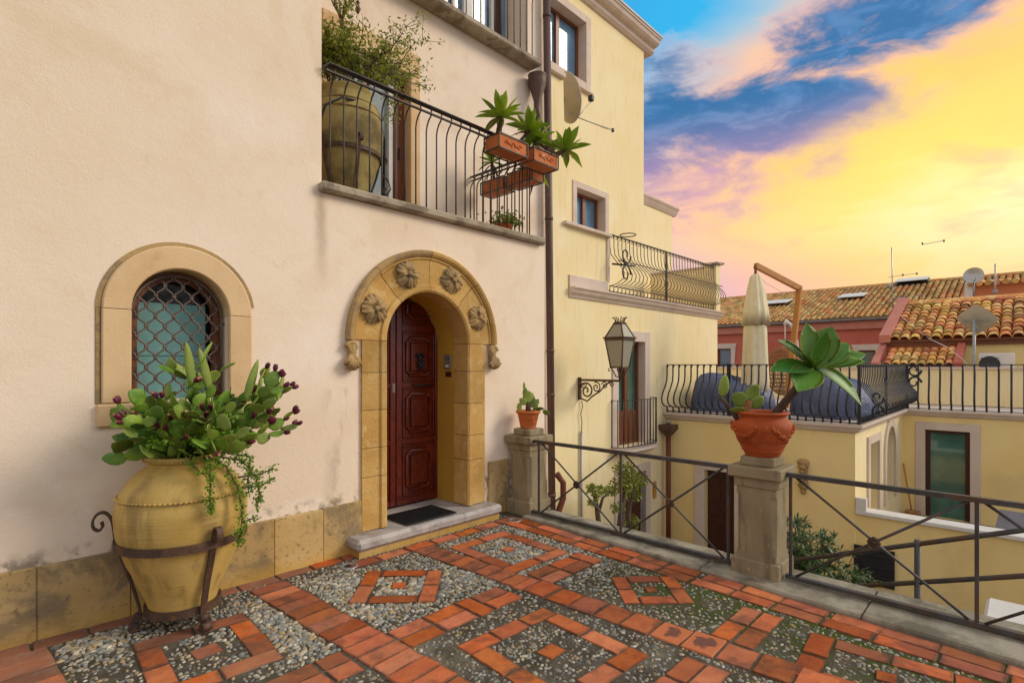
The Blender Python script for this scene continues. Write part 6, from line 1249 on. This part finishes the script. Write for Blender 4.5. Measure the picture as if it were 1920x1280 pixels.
# ---------------------------------------------------------------- planters hung on the balcony rail
def planter(x0, y0, z0, x1, y1, z1, lb, fr):
    t = thing('window_box', lb, 'planter', ((x0+x1)/2, (y0+y1)/2, z0), 'terracotta window boxes on the balcony rail'); B().box(x0+.006, y0+.006, z0+.006, x1-.006, y1-.006, z1-.004, .006).obj('trough', MT['terracotta2'], t)
    for x in (x0, x1):
        for y in (y0, y1): B().box(x-.006, y-.006, z0, x+.006, y+.006, z1+.005).obj('frame_post', MT['iron'], t)
    for z in (z0, z1):
        for y in (y0, y1): B().box(x0+.006, y-.007, z-.006, x1-.006, y+.007, z+.006).obj('frame_bar', MT['iron'], t)
        for x in (x0, x1): B().box(x-.007, y0+.006, z-.006, x+.007, y1-.006, z+.006).obj('frame_bar', MT['iron'], t)
    B().box(x0+.02, y0+.02, z1-.01, x1-.02, y1-.02, z1-.001).obj('soil', MT['soil'], t); b = B()
    if fr:
        for k in range(40): b.ball((x0+.10+(x1-x0-.2)*k/39, y0+.004, (z0+z1)/2+.028*math.sin(k*.55)*math.cos(k*.17)), .009+.003*(k % 3 == 0), 6, 4)
    else:
        for k in range(40): b.ball((x1-.004, y0+.10+(y1-y0-.2)*k/39, (z0+z1)/2+.028*math.sin(k*.55)*math.cos(k*.17)), .009+.003*(k % 3 == 0), 6, 4)
    b.obj('leaf_relief', MT['terracotta2'], t)
    for s in (.3, .7):
        X = x0+(x1-x0)*s if fr else x0; Y_ = y1 if fr else y0+(y1-y0)*s; B().tube([(X, Y_, z1), (X-(0 if fr else .0), Y_+(.0), z1+.09), (X-(0 if fr else .03), Y_+(.03 if fr else 0), z1+.11), (X-(0 if fr else .06), Y_+(.06 if fr else 0), z1+.08)], .006, 5).obj('hook', MT['iron'], t)
planter(4.05, 4.10, 4.05, 4.50, 4.34, 4.205, 'terracotta window box with upright agave, left on the front rail', True); planter(4.61, 4.10, 4.06, 5.05, 4.34, 4.215, 'terracotta window box at the balcony corner of the front rail', True)
planter(4.99, 4.98, 4.03, 5.21, 5.42, 4.19, 'terracotta window box on the side rail nearest the wall', False); planter(4.99, 4.47, 4.03, 5.21, 4.91, 4.19, 'terracotta window box on the side rail near the corner', False)
def balcony_agave(base, ce, L, n, seed, lb):
    base, ce = Vector(base), Vector(ce); t = thing('potted_agave', lb, 'agave', base, 'agaves in the balcony window boxes'); rs = random.Random(seed); mid = base.lerp(ce, .5)+Vector((0, 0, -.03)); ax = (ce-mid).normalized()*.5+UP_*.6; ax.normalize()
    B().tube([base*(1-s)**2+mid*2*s*(1-s)+ce*s*s for s in [i/8 for i in range(9)]], [.021-.004*i/8 for i in range(9)], 8).obj('stem', MT['stem'], t); M3 = zframe(ax, (1, 0, 0))
    for k in range(n):
        a = k*2.4+rs.uniform(-.2, .2); el = 1.35-1.55*k/n+rs.uniform(-.1, .1); d = M3 @ Vector((math.cos(a)*math.cos(el), math.sin(a)*math.cos(el), math.sin(el))); l = L*rs.uniform(.8, 1.1)*(.8 if k < 3 else 1)
        inst('leaf', AL[min(3, int(k*4/n))], ce+d*.008, t, frame(d, ax+Vector((0, 0, .3))), (l, l*.95, l))
    for k in range(2): a = rs.uniform(0, 6); d = M3 @ Vector((math.cos(a), math.sin(a), -.3)); inst('dry_leaf', ADRY, ce-ax*.02, t, frame(d, ax), (L*.9,)*3)
balcony_agave((4.17, 4.22, 4.18), (4.17, 4.2, 4.43), .30, 20, 1, 'upright agave at the left end of the front window box'); balcony_agave((4.40, 4.24, 4.18), (4.62, 4.2, 4.42), .28, 19, 2, 'agave leaning right out of the left front window box'); balcony_agave((4.75, 4.24, 4.18), (4.86, 4.3, 4.40), .28, 17, 3, 'agave with dry lower leaves in the corner window box'); balcony_agave((4.95, 4.2, 4.18), (5.24, 4.15, 4.36), .30, 20, 4, 'agave stretching out furthest right beyond the corner window box')
balcony_agave((5.10, 5.25, 4.16), (5.0, 5.2, 4.42), .24, 15, 5, 'small agave half hidden in the box nearest the wall'); balcony_agave((5.1, 4.7, 4.16), (5.22, 4.66, 4.22), .28, 16, 6, 'agave hanging low behind the corner window box')
t = thing('balcony_pot_plant', 'low yellow-green succulent in a pot on the balcony floor', 'plant', (4.72, 4.72, 3.285)); B().lathe([(.001, 0), (.09, 0), (.115, .13), (.125, .14), (.12, .155), (.10, .15)], (4.72, 4.72, 3.286), 20).obj('pot', MT['terracotta2'], t); pts = [(4.72+rt.gauss(0, .11), 4.66+rt.gauss(0, .10), 3.44+abs(rt.gauss(0, .06))) for _ in range(420)]; leaf_cloud('foliage', 'jade', pts, t, .04, 3, 'round', .35)
# ---------------------------------------------------------------- plants in the lane
def jade(lb, paths, blobs, loc, seed):
    t = thing('jade_tree', lb, 'tree', loc, 'jade trees below the fence'); rs = random.Random(seed)
    for P, r in paths: B().tube(P, [r*(1-.55*i/(len(P)-1)) for i in range(len(P))], 7).obj('trunk', MT['stem'], t)
    pts = []
    for x, y, z, s, n in blobs:
        for _ in range(n): q = Vector((rs.gauss(0, 1), rs.gauss(0, 1), rs.gauss(0, 1))); q *= s*rs.uniform(.4, 1.0)/max(.6, q.length); pts.append((x+q.x, y+q.y, z+q.z*.8))
    leaf_cloud('crown', 'jade', pts, t, .055, seed, 'round', .34)
jade('slim jade tree with bent trunk at left below the fence', [([(7.55, 5.2, -2.8), (7.62, 5.2, -2.0), (7.55, 5.2, -1.5), (7.46, 5.2, -1.25), (7.48, 5.2, -.95), (7.42, 5.2, -.65), (7.36, 5.2, -.45)], .075), ([(7.46, 5.2, -.8), (7.60, 5.2, -.55), (7.78, 5.2, -.5), (7.95, 5.2, -.45)], .03)], [(7.33, 5.2, -.36, .13, 90), (7.42, 5.2, -.46, .10, 60), (7.30, 5.2, -.58, .09, 50), (7.60, 5.2, -.42, .10, 50), (7.84, 5.2, -.48, .10, 50)], (7.55, 5.2, -2.8), 11)
jade('bushy jade tree in front of the lower door', [([(8.15, 5.2, -2.8), (8.15, 5.2, -1.9), (8.12, 5.2, -1.3), (8.2, 5.2, -.8), (8.3, 5.2, -.5)], .10), ([(8.3, 5.2, -2.6), (8.35, 5.2, -1.5), (8.42, 5.2, -.9), (8.6, 5.2, -.6), (8.8, 5.2, -.5)], .06), ([(8.2, 5.2, -1.4), (8.5, 5.2, -1.3), (8.65, 5.2, -1.1)], .04)],
     [(8.3, 5.2, -.18, .22, 260), (8.15, 5.2, -.45, .22, 240), (8.45, 5.2, -.40, .24, 260), (8.75, 5.2, -.45, .20, 180), (8.62, 5.2, -.7, .16, 130), (8.05, 5.2, -.8, .14, 110), (8.5, 5.2, -1.15, .20, 150), (8.62, 5.2, -1.75, .22, 130)], (8.2, 5.2, -2.8), 12)
t = thing('oleander_bush', 'dark green oleander bush behind the fence right of the pillar', 'shrub', (8.0, 1.9, -2.8)); ro = random.Random(6); V = []; F = []
for k in range(95):
    a = ro.uniform(0, 2*pi); p = Vector((8.0+.5*ro.gauss(0, .4), 2.05+.35*ro.gauss(0, .6), -2.8)); top = Vector((8.0+ro.uniform(-.6, .6), ro.uniform(1.45, 2.55), 0)); top.z = -.50-.75*max(0, 2.1-top.y)/.6*.6-ro.uniform(0, .9); mid = p.lerp(top, .5)+Vector((0, ro.uniform(-.1, .1), .1))
    Q = [p*(1-s)**2+mid*2*s*(1-s)+top*s*s for s in [i/10 for i in range(11)]]; B().tube(Q, [.014*(1-.7*i/10) for i in range(11)], 4).obj('stem', MT['stem'], t)
    for q in Q[4:]:
        for _ in range(15):
            d = Vector((ro.gauss(0, 1), ro.gauss(0, 1), ro.uniform(-.2, 1.2))).normalized(); w = d.cross(Vector((0, 0, 1))); w = w.normalized() if w.length > .01 else Vector((1, 0, 0)); L = ro.uniform(.11, .19); k0 = len(V); V += [tuple(q), tuple(q+d*L*.5+w*.013+Vector((0, 0, .01))), tuple(q+d*L-Vector((0, 0, .02))), tuple(q+d*L*.5-w*.013+Vector((0, 0, .01)))]; F.append((k0, k0+1, k0+2, k0+3))
me = bpy.data.meshes.new('foliage'); me.from_pydata(V, [], F); me.materials.append(MT['oleander']); tag(inst('foliage', me, (0, 0, 0), t), kind='stuff')
t = thing('spiky_plant', 'small dark spiky plant tip just beyond the kerb at right', 'plant', (5.4, .36, -.6))
for k in range(9): a = k*2.4; d = Vector((math.cos(a)*.45, math.sin(a)*.45, 1)); inst('leaf', AG[2], (5.4, .36, -.42), t, frame(d, -FW_), (.22, .12, .2))
